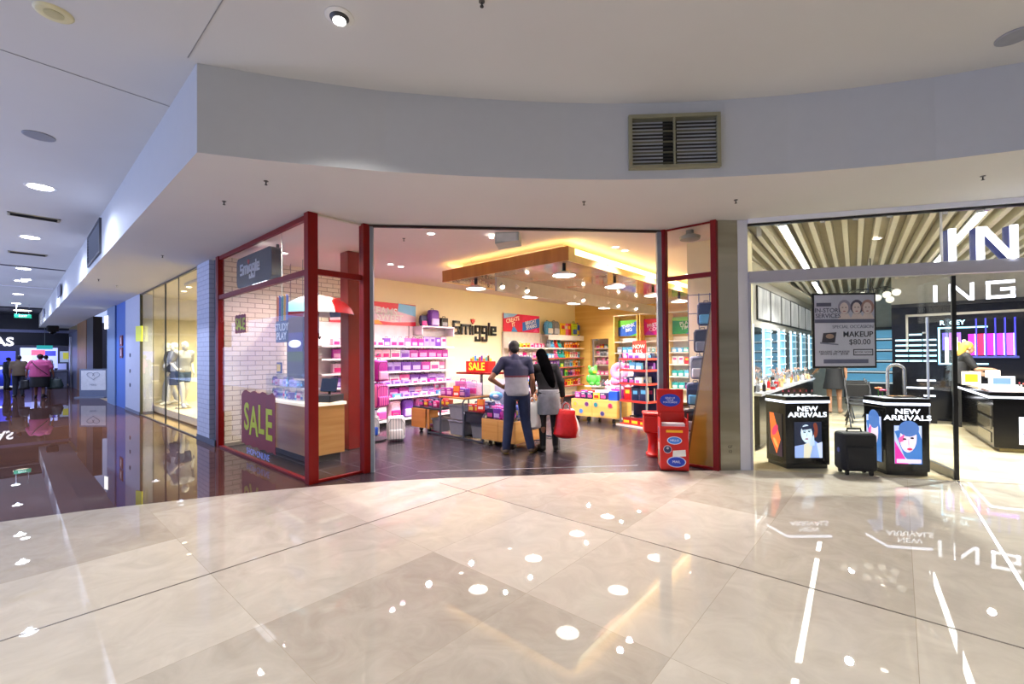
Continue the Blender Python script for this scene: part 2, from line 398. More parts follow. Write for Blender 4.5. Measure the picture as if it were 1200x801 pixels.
def post(o, nm, x, y, w, d, rz=0, mat=RED, z1=H1-.002):
    MB().b(-w/2,-d/2,0,w/2,d/2,z1).build(nm, mat, o, bevel=.004, T=mt(x,y,0,rz=rz))
def bar(o, nm, p, q, w, h, z, mat=RED):
    p, q = Vector(p), Vector(q); d = q-p
    MB().b(0,-w/2,0,d.length,w/2,h).build(nm, mat, o, bevel=.003, T=mt(p.x,p.y,z,rz=math.atan2(d.y,d.x)))
def pane(o, p, q, z0, z1, nm='pane', mat=GLASS):
    p, q = Vector(p), Vector(q); d = q-p
    return MB().b(0,-.005,z0,d.length,.005,z1).build(nm, mat, o, T=mt(p.x,p.y,0,rz=math.atan2(d.y,d.x)))
# left shop window along the corridor
w1 = room('window_1')
post(w1,'corner_post',-.045,.07,.11,.12); post(w1,'end_post',-3.47,.09,.13,.12)
bar(w1,'top_rail',(-3.4,.07),(-.1,.07),.05,.06,H1-.065); bar(w1,'transom',(-3.4,.07),(-.1,.07),.06,.07,2.485); bar(w1,'bottom_rail',(-3.4,.07),(-.1,.07),.06,.03,.001)
pane(w1,(-3.4,.07),(-.1,.07),.03,2.485); pane(w1,(-3.4,.07),(-.1,.07),2.555,H1-.065)
# splayed side window at the corner
w2 = room('window_2')
post(w2,'door_post',.0,.76,.11,.12); bar(w2,'top_rail',(-.02,.13),(-.02,.70),.04,.02,H1-.025,M('#d8cfc0',.5)); bar(w2,'transom',(-.02,.13),(-.02,.70),.06,.07,2.485); bar(w2,'bottom_rail',(-.02,.13),(-.02,.70),.05,.03,.001)
MB().b(-.02,-.03,0,.02,.03,H1-.03).build('door_jamb', GREYM, w2, T=mt(.055,.82,0,rz=.77))
pane(w2,(-.02,.13),(-.02,.70),.03,2.485); pane(w2,(-.02,.13),(-.02,.70),2.555,H1-.03)
# splayed side window on the right
w3 = room('window_3')
rz3 = 0
post(w3,'door_post',2.785,3.70,.06,.10,rz3); post(w3,'end_post',3.445,3.70,.07,.10,rz3)
bar(w3,'transom',(2.81,3.70),(3.41,3.70),.05,.06,2.50); bar(w3,'top_rail',(2.81,3.70),(3.41,3.70),.03,.02,H1-.025); bar(w3,'bottom_rail',(2.81,3.70),(3.41,3.70),.05,.03,.001)
MB().b(-.03,-.03,0,.03,.03,H1-.03).build('door_jamb', GREYM, w3, T=mt(2.725,3.65,0,rz=.77))
pane(w3,(2.81,3.70),(3.41,3.70),.03,2.50); pane(w3,(2.81,3.70),(3.41,3.70),2.56,H1-.03)
# steel clad pillar with a white jamb between the two shops
pl = room('trim_11')
steel = tex_mat('brushed_steel', [(.3,'#8d8878'),(.6,'#b9b4a6')], 'noise', (.4,.4,3), .3, 3)
steel.node_tree.nodes['Principled BSDF'].inputs['Metallic'].default_value = .85
MB().prism([(3.485,3.715),(3.67,3.90),(3.60,4.0),(3.49,3.93)], H1-.002).build('steel_cladding', steel, pl)
MB().prism([(3.672,3.902),(3.77,3.98),(3.73,4.10),(3.61,4.01)], H1-.001).build('white_jamb', M('#d5d4da',.3,vary=.02), pl)
for k,(s,z) in enumerate((('GF',.30),('12',.24))):
    text('lettering', s, .05, M('#4a463e',.5), pl, face((3.575,3.80,z),(.70,-.70))@mt(0,0,.004), ext=.001)

# ------------------------------------------------------------------ the make-up shop: shell
frz = math.atan2(FRD.y, FRD.x)
def FT(t, z=0, off=0): return Matrix.Translation(fr(t,z,off)) @ Matrix.Rotation(frz,4,'Z')
w4 = room('window_4')
frame = M('#a5a3ab', .35, vary=.02)
MB().b(0,-.06,H1-.055,5.4,.06,H1).b(0,-.02,H1-.085,5.4,.02,H1-.055,m=1).build('fascia', [M('#e9eaf2',.5,vary=.01), BLACK], w4, T=FT(0))
MB().b(0,-.05,2.40,5.4,.05,2.545).build('transom', frame, w4, bevel=.006, T=FT(0))
MB().b(0,-.004,2.545,5.4,.004,H1-.085).build('pane', GLASS, w4, T=FT(0))
MB().b(2.05,-.008,2.545,2.07,.008,H1-.085).build('pane_joint', M('#e8e6da',.3), w4, T=FT(0))
MB().b(.02,-.006,.01,2.15,.006,2.40).build('pane', GLASS, w4, T=FT(0))
MB().b(0,-.012,0,.03,.03,2.40).build('jamb', frame, w4, T=FT(0))
for k,t in enumerate((.35,.85,1.2,1.55,2.1,2.5,3.0)):
    MB().b(-.025,-.012,H1-.105,.025,.012,H1-.07).build('clamp', M('#f1f1ee',.2,metal=.6), w4, T=FT(t))
# glass door turned open into the shop
d1 = room('door_1', T=FT(2.165))
dv = Matrix.Rotation(math.radians(84),4,'Z')
MB().b(0,-.006,.11,.82,.006,2.38).build('pane', GLASS, d1, T=dv)
MB().b(0,-.025,.012,.82,.025,.11).build('bottom_rail', M('#6f6a60',.3,metal=.8), d1, T=dv)
MB().b(-.012,-.02,.012,.012,.02,2.38).build('edge_seal', BLACK, d1, T=dv)
MB().tube([(.72,-.05,.55),(.72,-.05,1.95)],.016,8).tube([(.72,-.05,.75),(.72,0,.75)],.01,6).tube([(.72,-.05,1.75),(.72,0,1.75)],.01,6).build('door_handle', M('#e9e9ee',.2,metal=.7), d1, T=dv)
struct('wall_left', MB().b(2.86,4.79,0,2.92,16.5,H1+.2), M('#dcd9d2', .4))
struct('wall_back', MB().b(2.9,16.4,0,14,16.5,H1+.2), M('#c7d3da', .4))
struct('wall_right', MB().b(11.2,8.2,0,11.3,16.5,H1+.2), M('#2a2a30', .4))
struct('ceiling', flat([(3.6,3.85),(3.77,3.98),(pA.x,pA.y),(11.3,8.4),(11.3,16.5),(2.86,16.5),(2.86,4.79),(3.6,4.79)], H1+.16), M('#a39c88', .7))
# dropped plain strip along the left wall of the make-up shop
struct('ceiling', MB().b(2.92,4.8,H1-.08,3.25,16.4,H1-.05), M('#e7dfc8',.6))
baf = M('#d9d2ba', .5, vary=.04)
SL = math.radians(3.5)
ca = room('trim_12')
for k in range(48):
    x = 3.2 + k*.17; y0 = 4.9
    t = (x-3.77)/FRD.x; y0 = 3.98+FRD.y*t+.12 if t > 0 else 4.9
    L_ = 16.2-y0
    if x-L_*math.tan(SL) < 2.98: L_ = (x-2.98)/math.tan(SL)
    if L_ > .5: MB().b(-.03,0,0,.03,L_,.14).build('ceiling_slat', baf, ca, T=mt(x,y0,H1-.02,rz=SL))

# ------------------------------------------------------------------ corridor side walls
paintb = brick_mat('lilac_painted_brick', '#c3c9dc', '#bcc3d8', '#a4abc4', 1.0, .55, .24, .085, .008, axis='x')
struct('wall_left', MB().b(-4.6,.02,.1,-3.86,.35,H1), paintb)
struct('wall_left', MB().b(-3.86,.10,0,-3.54,.35,H1), M('#6b7488',.5))
struct('baseboard_left', MB().b(-4.61,.01,0,-3.53,.3,.10), M('#4a4f5e',.4))
w5 = room('window_5')
pane(w5,(-4.62,.06),(-7.24,.06),.02,H1-.02); pane(w5,(-7.26,.06),(-9.95,.06),.02,H1-.02)
post(w5,'glass_joint',-7.25,.06,.03,.03,mat=M('#3d4744',.3)); post(w5,'glass_joint',-6.1,.06,.015,.015,mat=M('#3d4744',.3)); post(w5,'end_joint',-9.95,.06,.04,.06,mat=M('#4a4a3c',.3)); post(w5,'glass_joint',-8.5,.06,.012,.012,mat=M('#5b6460',.3))
bar(w5,'bottom_rail',(-9.95,.06),(-4.62,.06),.04,.02,.001,M('#55503f',.3)); bar(w5,'top_rail',(-9.95,.06),(-4.62,.06),.04,.03,H1-.035,M('#55503f',.3))
struct('wall_back', MB().b(-10.6,2.6,0,-4.2,2.7,H1), M('#f8ecc0',.6,vary=.02))
struct('wall_right', MB().b(-4.3,.36,0,-4.2,2.65,H1), M('#f3e6b9',.6,vary=.02))
struct('wall_left', MB().b(-10.7,.12,0,-10.6,2.7,H1), M('#e9e2cc',.6))
struct('ceiling', flat([(-3.55,.05),(-10.7,.05),(-10.7,2.7),(-3.55,2.7)], H1), M('#e6dcc2',.7))
struct('trim_13', MB().b(-7.15,.75,H1-.42,-4.3,.85,H1-.28), M('#7a6a4e',.5))
struct('trim_14', MB().b(-7.2,.40,H1-.06,-4.6,.44,H1), M('#cfc4a4',.5))
struct('wall_left', MB().b(-12.08,.03,.08,-9.98,.3,H1), M('#c4cade',.5,vary=.02))
struct('baseboard_left', MB().b(-12.1,.02,0,-9.98,.3,.08), M('#6a7085',.4))
struct('wall_left', MB().b(-13.76,.04,0,-12.08,.3,H1), M('#2f66c8',.4,vary=.02))
struct('wall_left', MB().b(-15.4,.00,0,-13.76,.3,H1), M('#6d86ae',.45,vary=.02))
struct('wall_left', MB().b(-19.3,.9,0,-15.4,1.0,H1), M('#8e93bd',.5,vary=.03))
struct('wall_left', MB().b(-17.4,.86,0,-17.0,.95,H1), M('#c6c3dc',.5))
struct('wall_left', MB().b(-21.4,.02,0,-19.3,.3,H1), M('#27211d',.4))
struct('wall_left', MB().b(-25.2,.02,0,-21.6,.35,H1), M('#8a5c18',.4,vary=.2,scale=2))
struct('wall_left', MB().b(-29.9,.04,0,-25.4,.3,2.9), M('#565b74',.4))
struct('trim_15', MB().b(-28.6,-.02,0,-28.2,.06,2.7), M('#d7dcea',.3))
# ================================================================== merchandise kinds
PAL = {'pink':'#f26fb2','hot pink':'#e0187f','pale pink':'#f7c3dc','magenta':'#b3189a','purple':'#6d36a8','lilac':'#b79be0','white':'#f3f1f4','navy':'#222a58','sky blue':'#5fb4e8','blue':'#2155c8','teal':'#1fa2a2','mint':'#a5e3d0','green':'#4fb94a','lime':'#b6dc2c','yellow':'#f4d432','orange':'#f08a24','red':'#d22222','black':'#17171b','grey':'#8c93a1','dark blue':'#16284f','silver':'#c4c8d0'}
ACC = {'pink':'#ffffff','hot pink':'#ffd0e6','pale pink':'#e0187f','magenta':'#f6b2e6','purple':'#d8c2f7','lilac':'#6d36a8','white':'#e04fa0','navy':'#e04fa0','sky blue':'#ffffff','blue':'#f4d432','teal':'#f3f1f4','mint':'#e04fa0','green':'#f4d432','lime':'#2155c8','yellow':'#d22222','orange':'#ffffff','red':'#f4d432','black':'#8c93a1','grey':'#d8dde6','dark blue':'#5fb4e8','silver':'#2155c8'}
KC = {}
def sh(c): return '#%02x%02x%02x' % tuple(min(255,int(int(c[i:i+2],16)*.62)) for i in (1,3,5))
def kind_mesh(kind, c):
    if (kind, c) in KC: return KC[(kind, c)]
    a, b2, dk = M(PAL[c], .4, vary=.1, scale=30), M(ACC[c], .4), M(sh(PAL[c]), .5)
    wh = M('#f2f0ee', .5)
    m = MB(); bev = .006; smooth = True
    if kind == 'pencil case':
        m.b(-.1,-.035,0,.1,.035,.085).b(-.09,-.0365,.062,.09,-.034,.067,2).b(-.06,-.0375,.012,.06,-.034,.052,1).b(.086,-.045,.055,.096,-.033,.075,2); bev = .008
    elif kind == 'gift box':
        m.b(-.075,-.05,0,.075,.05,.13).b(-.055,-.052,.02,.055,-.049,.08,1).b(-.055,-.052,.092,.03,-.049,.112,3); bev = .003
    elif kind == 'notebook':
        m.b(-.075,-.012,0,.075,.012,.21).b(-.071,-.009,.003,.077,.009,.207,3).b(-.045,-.0135,.11,.045,-.011,.17,1).b(.05,-.0135,0,.058,.0135,.211,2); bev = .002
    elif kind == 'drink bottle':
        m.lathe([(.0,0),(.034,0),(.036,.01),(.036,.13),(.03,.15),(.0,.151)],14).lathe([(.0,.15),(.028,.15),(.028,.18),(.012,.185),(.011,.205),(.0,.206)],12,m=2).lathe([(.0365,.04),(.0368,.041),(.0368,.1),(.0365,.101)],14,m=1); bev = 0
    elif kind == 'pouch':
        m.b(-.08,-.03,0,.08,.03,.17).b(-.06,-.034,.02,.06,-.028,.09,1).b(-.07,-.032,.125,.07,-.029,.131,2).tube([(-.03,0,.165),(-.03,0,.2),(.03,0,.2),(.03,0,.165)],.006,6,2); bev = .02
    elif kind == 'lunch box':
        m.b(-.11,-.045,0,.11,.045,.17).b(-.085,-.048,.02,.085,-.044,.1,1).b(-.105,-.0465,.125,.105,-.044,.131,2).tube([(-.05,0,.168),(-.045,0,.2),(.045,0,.2),(.05,0,.168)],.009,6,2); bev = .022
    elif kind == 'hanging card':
        m.b(-.055,-.004,0,.055,.004,.17,3).b(-.042,-.018,.012,.042,-.004,.11).b(-.045,-.006,.12,.045,-.004,.15,1).b(-.03,-.021,.03,.03,-.018,.09,1); bev = .003
    elif kind == 'soft toy':
        m.ell((0,0,.08),(.075,.06,.08)).ell((0,-.01,.19),(.062,.055,.056)).ell((-.045,0,.24),(.022,.014,.026)).ell((.045,0,.24),(.022,.014,.026)).ell((-.075,-.02,.09),(.025,.025,.05)).ell((.075,-.02,.09),(.025,.025,.05)).ell((-.045,-.06,.025),(.028,.045,.026)).ell((.045,-.06,.025),(.028,.045,.026)).ell((0,-.058,.178),(.026,.016,.02),1).ell((-.024,-.055,.205),.008,2).ell((.024,-.055,.205),.008,2); bev = 0
    elif kind == 'cushion':
        m.ell((0,0,.12),(.2,.09,.13)).ell((0,-.02,.12),(.13,.085,.075),1); bev = 0
    elif kind == 'book':
        m.b(-.065,-.014,0,.065,.014,.19).b(-.062,-.011,.002,.067,.011,.188,3).b(-.05,-.0155,.12,.05,-.013,.165,1).b(-.035,-.0155,.03,.035,-.013,.1,2); bev = .002
    elif kind == 'storage tin':
        m.b(-.09,-.06,0,.09,.06,.11).b(-.094,-.064,.09,.094,.064,.12,2).b(-.07,-.063,.02,.07,-.059,.075,1); bev = .006
    me = m.mesh(kind.replace(' ','_'), [a, b2, dk, wh], bev, smooth)
    KC[(kind, c)] = me
    return me
USED = {}
def item(kind, c, loc, rz, label, group, s=1.0, cat=None, sz=None):
    o = bpy.data.objects.new(kind.replace(' ','_'), kind_mesh(kind, c)); COL.objects.link(o)
    o.location = loc; o.rotation_euler = (0, 0, rz)
    o.scale = (s, s, s if sz is None else sz)
    return tag(o, label, cat or kind, group)
WID = {'pencil case':.2,'gift box':.15,'notebook':.15,'drink bottle':.075,'pouch':.16,'lunch box':.22,'hanging card':.11,'soft toy':.17,'cushion':.38,'book':.13,'storage tin':.19}
def row(p, q, z, rz, kinds, cols, where, group, gap=.012, s=1.0, depth=0, jitter=.0, limit=99):
    """one row of goods standing side by side from p to q"""
    p, q = Vector((p[0],p[1],0)), Vector((q[0],q[1],0)); d = q-p; L_ = d.length; d.normalize(); x = .02; k = 0
    kk = R_.choice(kinds); run = 0
    while k < limit:
        if run <= 0: kk = R_.choice(kinds); run = R_.randint(2,4); cc = R_.choice(cols)
        run -= 1
        if R_.random() < .55: cc = R_.choice(cols)
        ss = s*R_.uniform(.92,1.05); w = WID[kk]*ss
        if x+w > L_: break
        P = p+d*(x+w/2)
        place = ORD[k] if k < len(ORD) else 'farther'
        item(kk, cc, (P.x, P.y, z), rz+R_.uniform(-jitter,jitter), f'{cc} {kk} {where}, {place} from left', group, ss)
        x += w+gap; k += 1
    return k
# -------------------------------------------------- backpacks
def backpack_proto():
    return None
BPC = {}
def backpack(c, loc, rz, label, group='backpacks in the toy shop', s=1.0, stripe=None, tilt=0):
    o = thing('backpack', label, 'backpack', loc, rz, group)
    o.scale = (s,s,s); o.rotation_euler = (tilt,0,rz)
    key = (c, stripe)
    if key not in BPC:
        a = M(PAL[c], .5, vary=.12, scale=25) if not stripe else tex_mat('striped_cloth_'+c.replace(' ','_'), [(.0,PAL[c]),(.5,PAL[c]),(.52,PAL[stripe]),(1,PAL[stripe])], 'wave', (7,7,0.5), .6, 0)
        b2, dk = M(ACC[c], .5), M(sh(PAL[c]), .6)
        body = MB().b(-.15,-.08,0,.15,.08,.42).mesh('body', a, .06, True, 4)
        pk = MB().b(-.115,-.115,.03,.115,-.06,.2).mesh('front_pocket', b2 if not stripe else a, .025, True, 3)
        zp = MB().tube([(-.13,-.083,.1),(-.128,-.083,.3),(-.08,-.083,.375),(.08,-.083,.375),(.128,-.083,.3),(.13,-.083,.1)],.005,6).mesh('zip', dk, 0, True)
        hd = MB().tube([(-.04,.04,.405),(-.035,.04,.45),(.035,.04,.45),(.04,.04,.405)],.009,8).mesh('carry_handle', dk, 0, True)
        st = [MB().tube([(x,.07,.38),(x*1.1,.13,.3),(x*1.2,.13,.15),(x*1.2,.07,.05)],.016,8).mesh('shoulder_strap', dk, 0, True) for x in (-.08,.08)]
        BPC[key] = [body, pk, zp, hd] + st
    prev = {}
    for me in BPC[key]:
        nm = me.name.split('.')[0]
        q = bpy.data.objects.new(nm, me); COL.objects.link(q); q.parent = prev['body'] if nm == 'zip' else o; prev[nm] = q
    return o

# ================================================================== the toy shop: fittings
def smiggle(parent, T, width, mat, dot, dep):
    S = [(0,5,4.2,1.1),(0,2.8,1.1,3),(0,2.6,4.2,1.1),(3.1,.4,1.1,3),(0,0,4.2,1.1)]
    m_ = [(0,0,1.1,4.7),(0,3.7,6.2,1.1),(2.55,0,1.1,4),(5.1,0,1.1,4.6)]
    i_ = [(0,0,1.1,4.3)]
    g_ = [(0,.8,1.1,3.4),(0,3.5,3.8,1.1),(2.7,-2.4,1.1,6.9),(0,.6,3.5,1.1),(0,-3,3.6,1.1),(0,-2.6,1.1,1.9)]
    l_ = [(0,0,1.1,6.2)]
    e_ = [(0,.2,1.1,4.2),(0,0,3.8,1.1),(0,3.5,3.8,1.1),(2.7,1.9,1.1,2.4),(.5,1.75,3.2,.95)]
    tot = 4.2+6.2+1.1+3.8+3.8+1.1+3.8+.7*6; u = width/tot; x = -tot/2
    for L_, w in ((S,4.2),(m_,6.2),(i_,1.1),(g_,3.8),(g_,3.8),(l_,1.1),(e_,3.8)):
        mb = MB()
        for a, b_, c, d in L_: mb.b((x+a)*u,(b_-2.2)*u,0,(x+a+c)*u,(b_+d-2.2)*u,dep)
        mb.build('letter', mat, parent, T=T)
        if L_ is i_:
            c = x+.55
            MB().prism([((c+a)*u,(b_-2.2)*u) for a,b_ in ((-1.25,7.4),(-.7,6.9),(0,7.5),(.7,6.9),(1.25,7.4),(1.1,6.2),(.4,5.3),(0,4.9),(-.4,5.3),(-1.1,6.2))], dep).build('letter_dot', dot, parent, T=T)
        x += w+.7
lg = thing('logo_sign','black wall logo lettering with a red dot above the i','sign',(-3.39,6.03,2.24))
smiggle(lg, face((0,0,-.06),(1,0)), 1.62, M('#0d0c0c',.4), M('#c01818',.4), .03)
# hanging sign behind the corridor window
hs = thing('hanging_sign','charcoal rounded hanging sign with grey logo behind the corridor window','sign',(-2.2,.34,2.62))
rr = []
for cx, cy, a0 in ((.62,.10,-90),(.62,.38,0),(-.62,.38,90),(-.62,.10,180)):
    rr += [(cx+.1*math.cos(math.radians(a0+t)), cy+.1*math.sin(math.radians(a0+t))) for t in (0,22,45,67,90)]
MB().prism(rr,.16).build('sign_box', M('#3a3d44',.4), hs, bevel=.01, T=face((0,-.02,0),(0,-1)))
smiggle(hs, face((-.12,-.181,.25),(0,-1)), .82, M('#d4d7dd',.5), M('#c53030',.5), .008)
for x in (-.42,.32): MB().cyl((x,.06,.48),(x,.06,.598),.022).build('hanger', BLACK, hs)
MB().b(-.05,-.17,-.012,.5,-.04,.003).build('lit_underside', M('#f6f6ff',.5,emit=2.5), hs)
# counter in the window
ct = thing('sales_counter','maple veneer sales counter with glowing white top in the corner window','counter',(0,0,0))
MB().b(-2.95,.45,.1,-.97,.98,.80).build('body', WOOD, ct, bevel=.004)
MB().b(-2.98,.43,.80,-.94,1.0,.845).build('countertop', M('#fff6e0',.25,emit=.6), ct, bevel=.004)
MB().b(-2.92,.50,0,-1.02,.94,.1).build('plinth', M('#3b3a3e',.4), ct)
struct('baseboard_left', MB().b(-3.4,.12,0,-3.38,2.4,.05), M('#8b8577',.5))
# acrylic tiers with little boxes on the counter
tiers = ['lower','middle','top']
for k in range(3):
    x0 = -2.48+k*.44
    ab = thing('acrylic_display_box', f'clear acrylic display box on the counter, {["leftmost","middle","rightmost"][k]} of three','display box',(x0,.62,.845),0,'acrylic boxes on the counter')
    for t in range(2):
        q = MB().b(-.21,-.1,t*.2,.21,-.095,t*.2+.11).b(-.21,.095,t*.2,.21,.1,t*.2+.19).b(-.21,-.1,t*.2,-.205,.1,t*.2+.19).b(.205,-.1,t*.2,.21,.1,t*.2+.19).b(-.21,-.1,t*.2-.0,.21,.1,t*.2+.004)
        q.build('tray', ACRYL, ab)
        row((x0-.2,.62),(x0+.2,.62),.85+t*.2,0,['gift box','drink bottle'],['navy','sky blue','lilac','silver','purple','dark blue','pale pink','black'],f'in the {["leftmost","middle","rightmost"][k]} counter display, {tiers[t]} tray','small goods on the counter',.006,.72)
tag(MB().b(-.085,-.012,0,.085,.012,.18,0).b(-.07,-.014,.03,.07,-.011,.15,1).build('price_card',[M('#243a78',.4),M('#f4d432',.4)],None,T=mt(-2.5,.66,1.236)),'blue and yellow price card on the leftmost counter display','card')
cr = thing('cash_register','dark cash register at the right end of the counter','register',(-1.13,.80,.845),.5)
MB().b(-.16,-.17,0,.16,.17,.1).build('drawer_unit', M('#20242c',.4), cr, bevel=.008)
MB().b(-.13,-.015,0,.13,.015,.2).build('screen', M('#2a3550',.2), cr, bevel=.006, T=mt(0,.02,.14,rx=-.25))
MB().cyl((0,.05,.09),(0,.05,.2),.02).build('stand', BLACK, cr)
# window stickers and hanging banner
def sticker(name, x0, x1, z0, z1, txt, label, fs):
    o = thing(name, label, 'sticker', ((x0+x1)/2,.057,z0)); w = x1-x0; h = z1-z0
    n = 14; pts = []
    for i in range(n+1): pts.append((-w/2+w*i/n, .012*math.sin(i*2.1)*w))
    for i in range(n+1): pts.append((w/2-w*i/n, h+.014*math.sin(i*1.7)*w-(.05*h if i in (0,n) else 0)))
    MB().prism(pts,.004).build('backing', M('#7d1512',.5,vary=.12,scale=6), o, T=face((0,0,0),(0,-1)))
    x = -w*.33
    for k, ch in enumerate(txt):
        text('letter', ch, fs*(1+.06*(k%2)), M('#b9c51e',.5), o, face((x+k*w*.22,-.005,h*(.47+.03*(-1)**k)),(0,-1)), bold=.02, sx=.5*w/h*1.05, ext=.002)
    return o
big = sticker('sale_sticker',-2.36,-1.08,.2,1.0,'SALE','large dark red SALE sticker low on the corridor window',.56)
text('lettering','SHOP+ONLINE',.13,M('#8fa9ff',.5),big,face((0,-.003,-.09),(0,-1)),ext=.001)
sticker('sale_sticker',-2.64,-2.18,1.88,2.16,'SALE','small red SALE sticker high on the corridor window',.24)
bn = thing('study_play_banner','hanging STUDY PLAY banner with striped ribbons in the corridor window','banner',(-1.02,.12,1.70))
MB().b(-.19,-.004,0,.19,.004,.29).b(-.18,-.006,.01,.18,.0,.28,1).build('board',[M('#1c1e3c',.5),M('#2c2f52',.5)],bn)
text('lettering','STUDY\nPLAY',.14,M('#f5f5f5',.5),bn,face((0,-.007,.14),(0,-1)),ext=.002,bold=.015,line=.85)
for k,c in enumerate(('#e0701c','#3b4aa8','#2f8a8c','#e0a01c','#5c6cc2')):
    MB().prism([(-.03,0),(.03,0),(.045,.33),(-.02,.36)],.004).build('ribbon',M(c,.5),bn,T=face((-.15+k*.075,.003+.001*k,.28),(0,-1)))
MB().cyl((0,0,.6),(0,0,1.515),.004).build('cord', M('#b8b8b8',.4), bn)
# screen poster behind the counter
ps = thing('hanging_screen','tall dark screen with blue and green picture behind the counter','screen',(-2.92,1.12,1.12))
MB().b(-.36,-.03,0,.36,.03,1.36).build('frame', M('#151a26',.3), ps, bevel=.008)
for z0,z1,c,e in ((.05,.3,'#16304a',.2),(.3,.48,'#1f4f1a',.2),(.48,.82,'#0f2878',.3),(.84,1.08,'#20262f',.1),(1.1,1.32,'#2a2f86',.25)):
    MB().b(-.32,-.036,z0,.32,-.03,z1).build('picture_band', M(c,.3,emit=e), ps)
MB().prism([(.16*math.cos(t)*1.6,.07*math.sin(t)) for t in (2*PI*i/20 for i in range(20))],.004).build('picture_badge', M('#dfeaff',.3,emit=.8), ps, T=face((.0,-.036,.62),(0,-1)))
for x in (-.25,.25): MB().cyl((x,0,1.36),(x,0,2.095),.006,n=6).build('hanger_wire', M('#999999',.3,metal=1), ps)
# red column and umbrella
cl = room('trim_16',loc=(-1.6,1.45,0))
MB().b(-.13,-.13,0,.13,.13,H1-.002).build('column_cladding', M('#7d120d',.35), cl, bevel=.01)
ub = thing('umbrella','open umbrella with red, white and blue panels hung beside the red column','umbrella',(-1.74,.96,2.14))
seg = ['#c81e28','#f1eef2','#6f7fa8','#f1eef2','#c81e28','#f1eef2','#8bc7df','#f1eef2']
for k in range(8):
    vs = []; fs = []; n_ = 5
    for i in range(6):
        r = .55*math.sin(i/5*PI/2*.93)/math.sin(PI/2*.93); z = .34*math.cos(i/5*PI/2*.93)
        for j in range(n_): 
            t = 2*PI*(k+j/(n_-1))/8; sag = 1-.05*(i/5)*math.sin(PI*j/(n_-1)); vs.append((r*sag*math.cos(t), r*sag*math.sin(t), z))
    for i in range(5): fs += [(i*n_+j,i*n_+j+1,(i+1)*n_+j+1,(i+1)*n_+j) for j in range(n_-1)]
    MB().add(vs,fs).build('canopy_panel', M(seg[k],.5), ub, smooth=True)
MB().cyl((0,0,-.28),(0,0,.38),.008).build('shaft', CHROME, ub)
MB().tube([(0,0,-.26),(0,0,-.32),(.03,0,-.35),(.06,0,-.32)],.012).build('handle', BLACK, ub)
MB().cyl((0,0,.37),(0,0,1.08),.003,n=6).build('cord', M('#b8b8b8',.4), ub)

# ------------------------------------------------------------------ pink shelving along the left wall
GP = 'goods on the pink shelving'
ws = thing('display_shelving','white wall shelving full of pink and purple goods beside the wall logo','shelving',(0,0,0))
MB().b(-3.4,1.62,.1,-3.37,4.95,2.2).build('back_panel', M('#f6eef2',.5), ws)
zs = [.13,.60,.89,1.17,1.46,1.72]
for k,z in enumerate(zs):
    MB().b(-3.37,1.62,z-.025,-2.98 if k<1 else -3.02,4.93,z).b(-3.02 if k else -2.98,1.62,z-.03,-3.012 if k else -2.972,4.93,z+.006).build('shelf', M('#f7f3f6',.4), ws)
MB().b(-3.37,3.98,2.17,-3.0,4.95,2.2).b(-3.37,3.98,1.98,-3.02,4.0,2.17).b(-3.37,4.93,1.98,-3.02,4.95,2.17).build('shelf', M('#f3eef2',.4), ws)
MB().b(-3.36,1.62,0,-3.05,4.93,.1).build('plinth', M('#2b2830',.6), ws)
for y in (1.63,2.76,3.86,4.95): MB().b(-3.38,y-.012,.1,-3.33,y+.012,2.2).build('upright', M('#dcd6da',.4), ws)
pk_ = ['pink','pale pink','hot pink','magenta','white','lilac','pink','pale pink','purple']
pkw = ['white','pale pink','pink','lilac','hot pink','magenta']
names = {0:'bottom',1:'fifth',2:'fourth',3:'third',4:'second',5:'top'}
spec = {5:(['gift box','notebook','drink bottle','pouch'],pkw+['lilac','purple'],1.1),4:(['lunch box','pouch'],pkw+['magenta','hot pink'],1.13),3:(['pouch','lunch box'],pk_,1.2),2:(['lunch box','pouch'],pk_,1.15),1:(['pouch','lunch box','notebook'],pk_+['magenta','lilac'],1.15)}
for k,(kd,cs,s) in spec.items():
    row((-3.22,1.9),(-3.22,4.93),zs[k]+.002,PI/2,kd,cs,f'on the {names[k]} pink wall shelf',GP,.01,s)
for k,(kd,cs,s) in {2:(['pencil case'],pk_,1.2),1:(['pencil case'],['sky blue','lilac','pink','white','magenta'],1.2)}.items():
    row((-3.055,2.7),(-3.055,4.9),zs[k]+.002,PI/2,kd,cs,f'in front on the {names[k]} pink wall shelf',GP,.05,s*.8)
bc = ['magenta','pink','lilac','white','pale pink','purple','pink','lilac','hot pink','purple','magenta','white']
for k in range(9):
    y = 1.9+k*.35
    backpack(bc[k],(-3.16,y,.135),PI/2,f'{bc[k]} backpack on the bottom of the pink wall shelving, {ORD[k]} from the left','backpacks on the bottom shelf',.95,tilt=0)
backpack('purple',(-3.17,4.42,2.202),PI/2,'purple backpack on the small high shelf above the pink shelving','backpacks on the high shelf',.95)
backpack('navy',(-3.17,4.12,2.202),PI/2,'small dark backpack left of the purple one on the high shelf','backpacks on the high shelf',.6)
item('pouch','black',(-3.17,4.75,2.202),PI/2,'black pouch right of the purple backpack on the high shelf','goods on the high shelf',1.3)

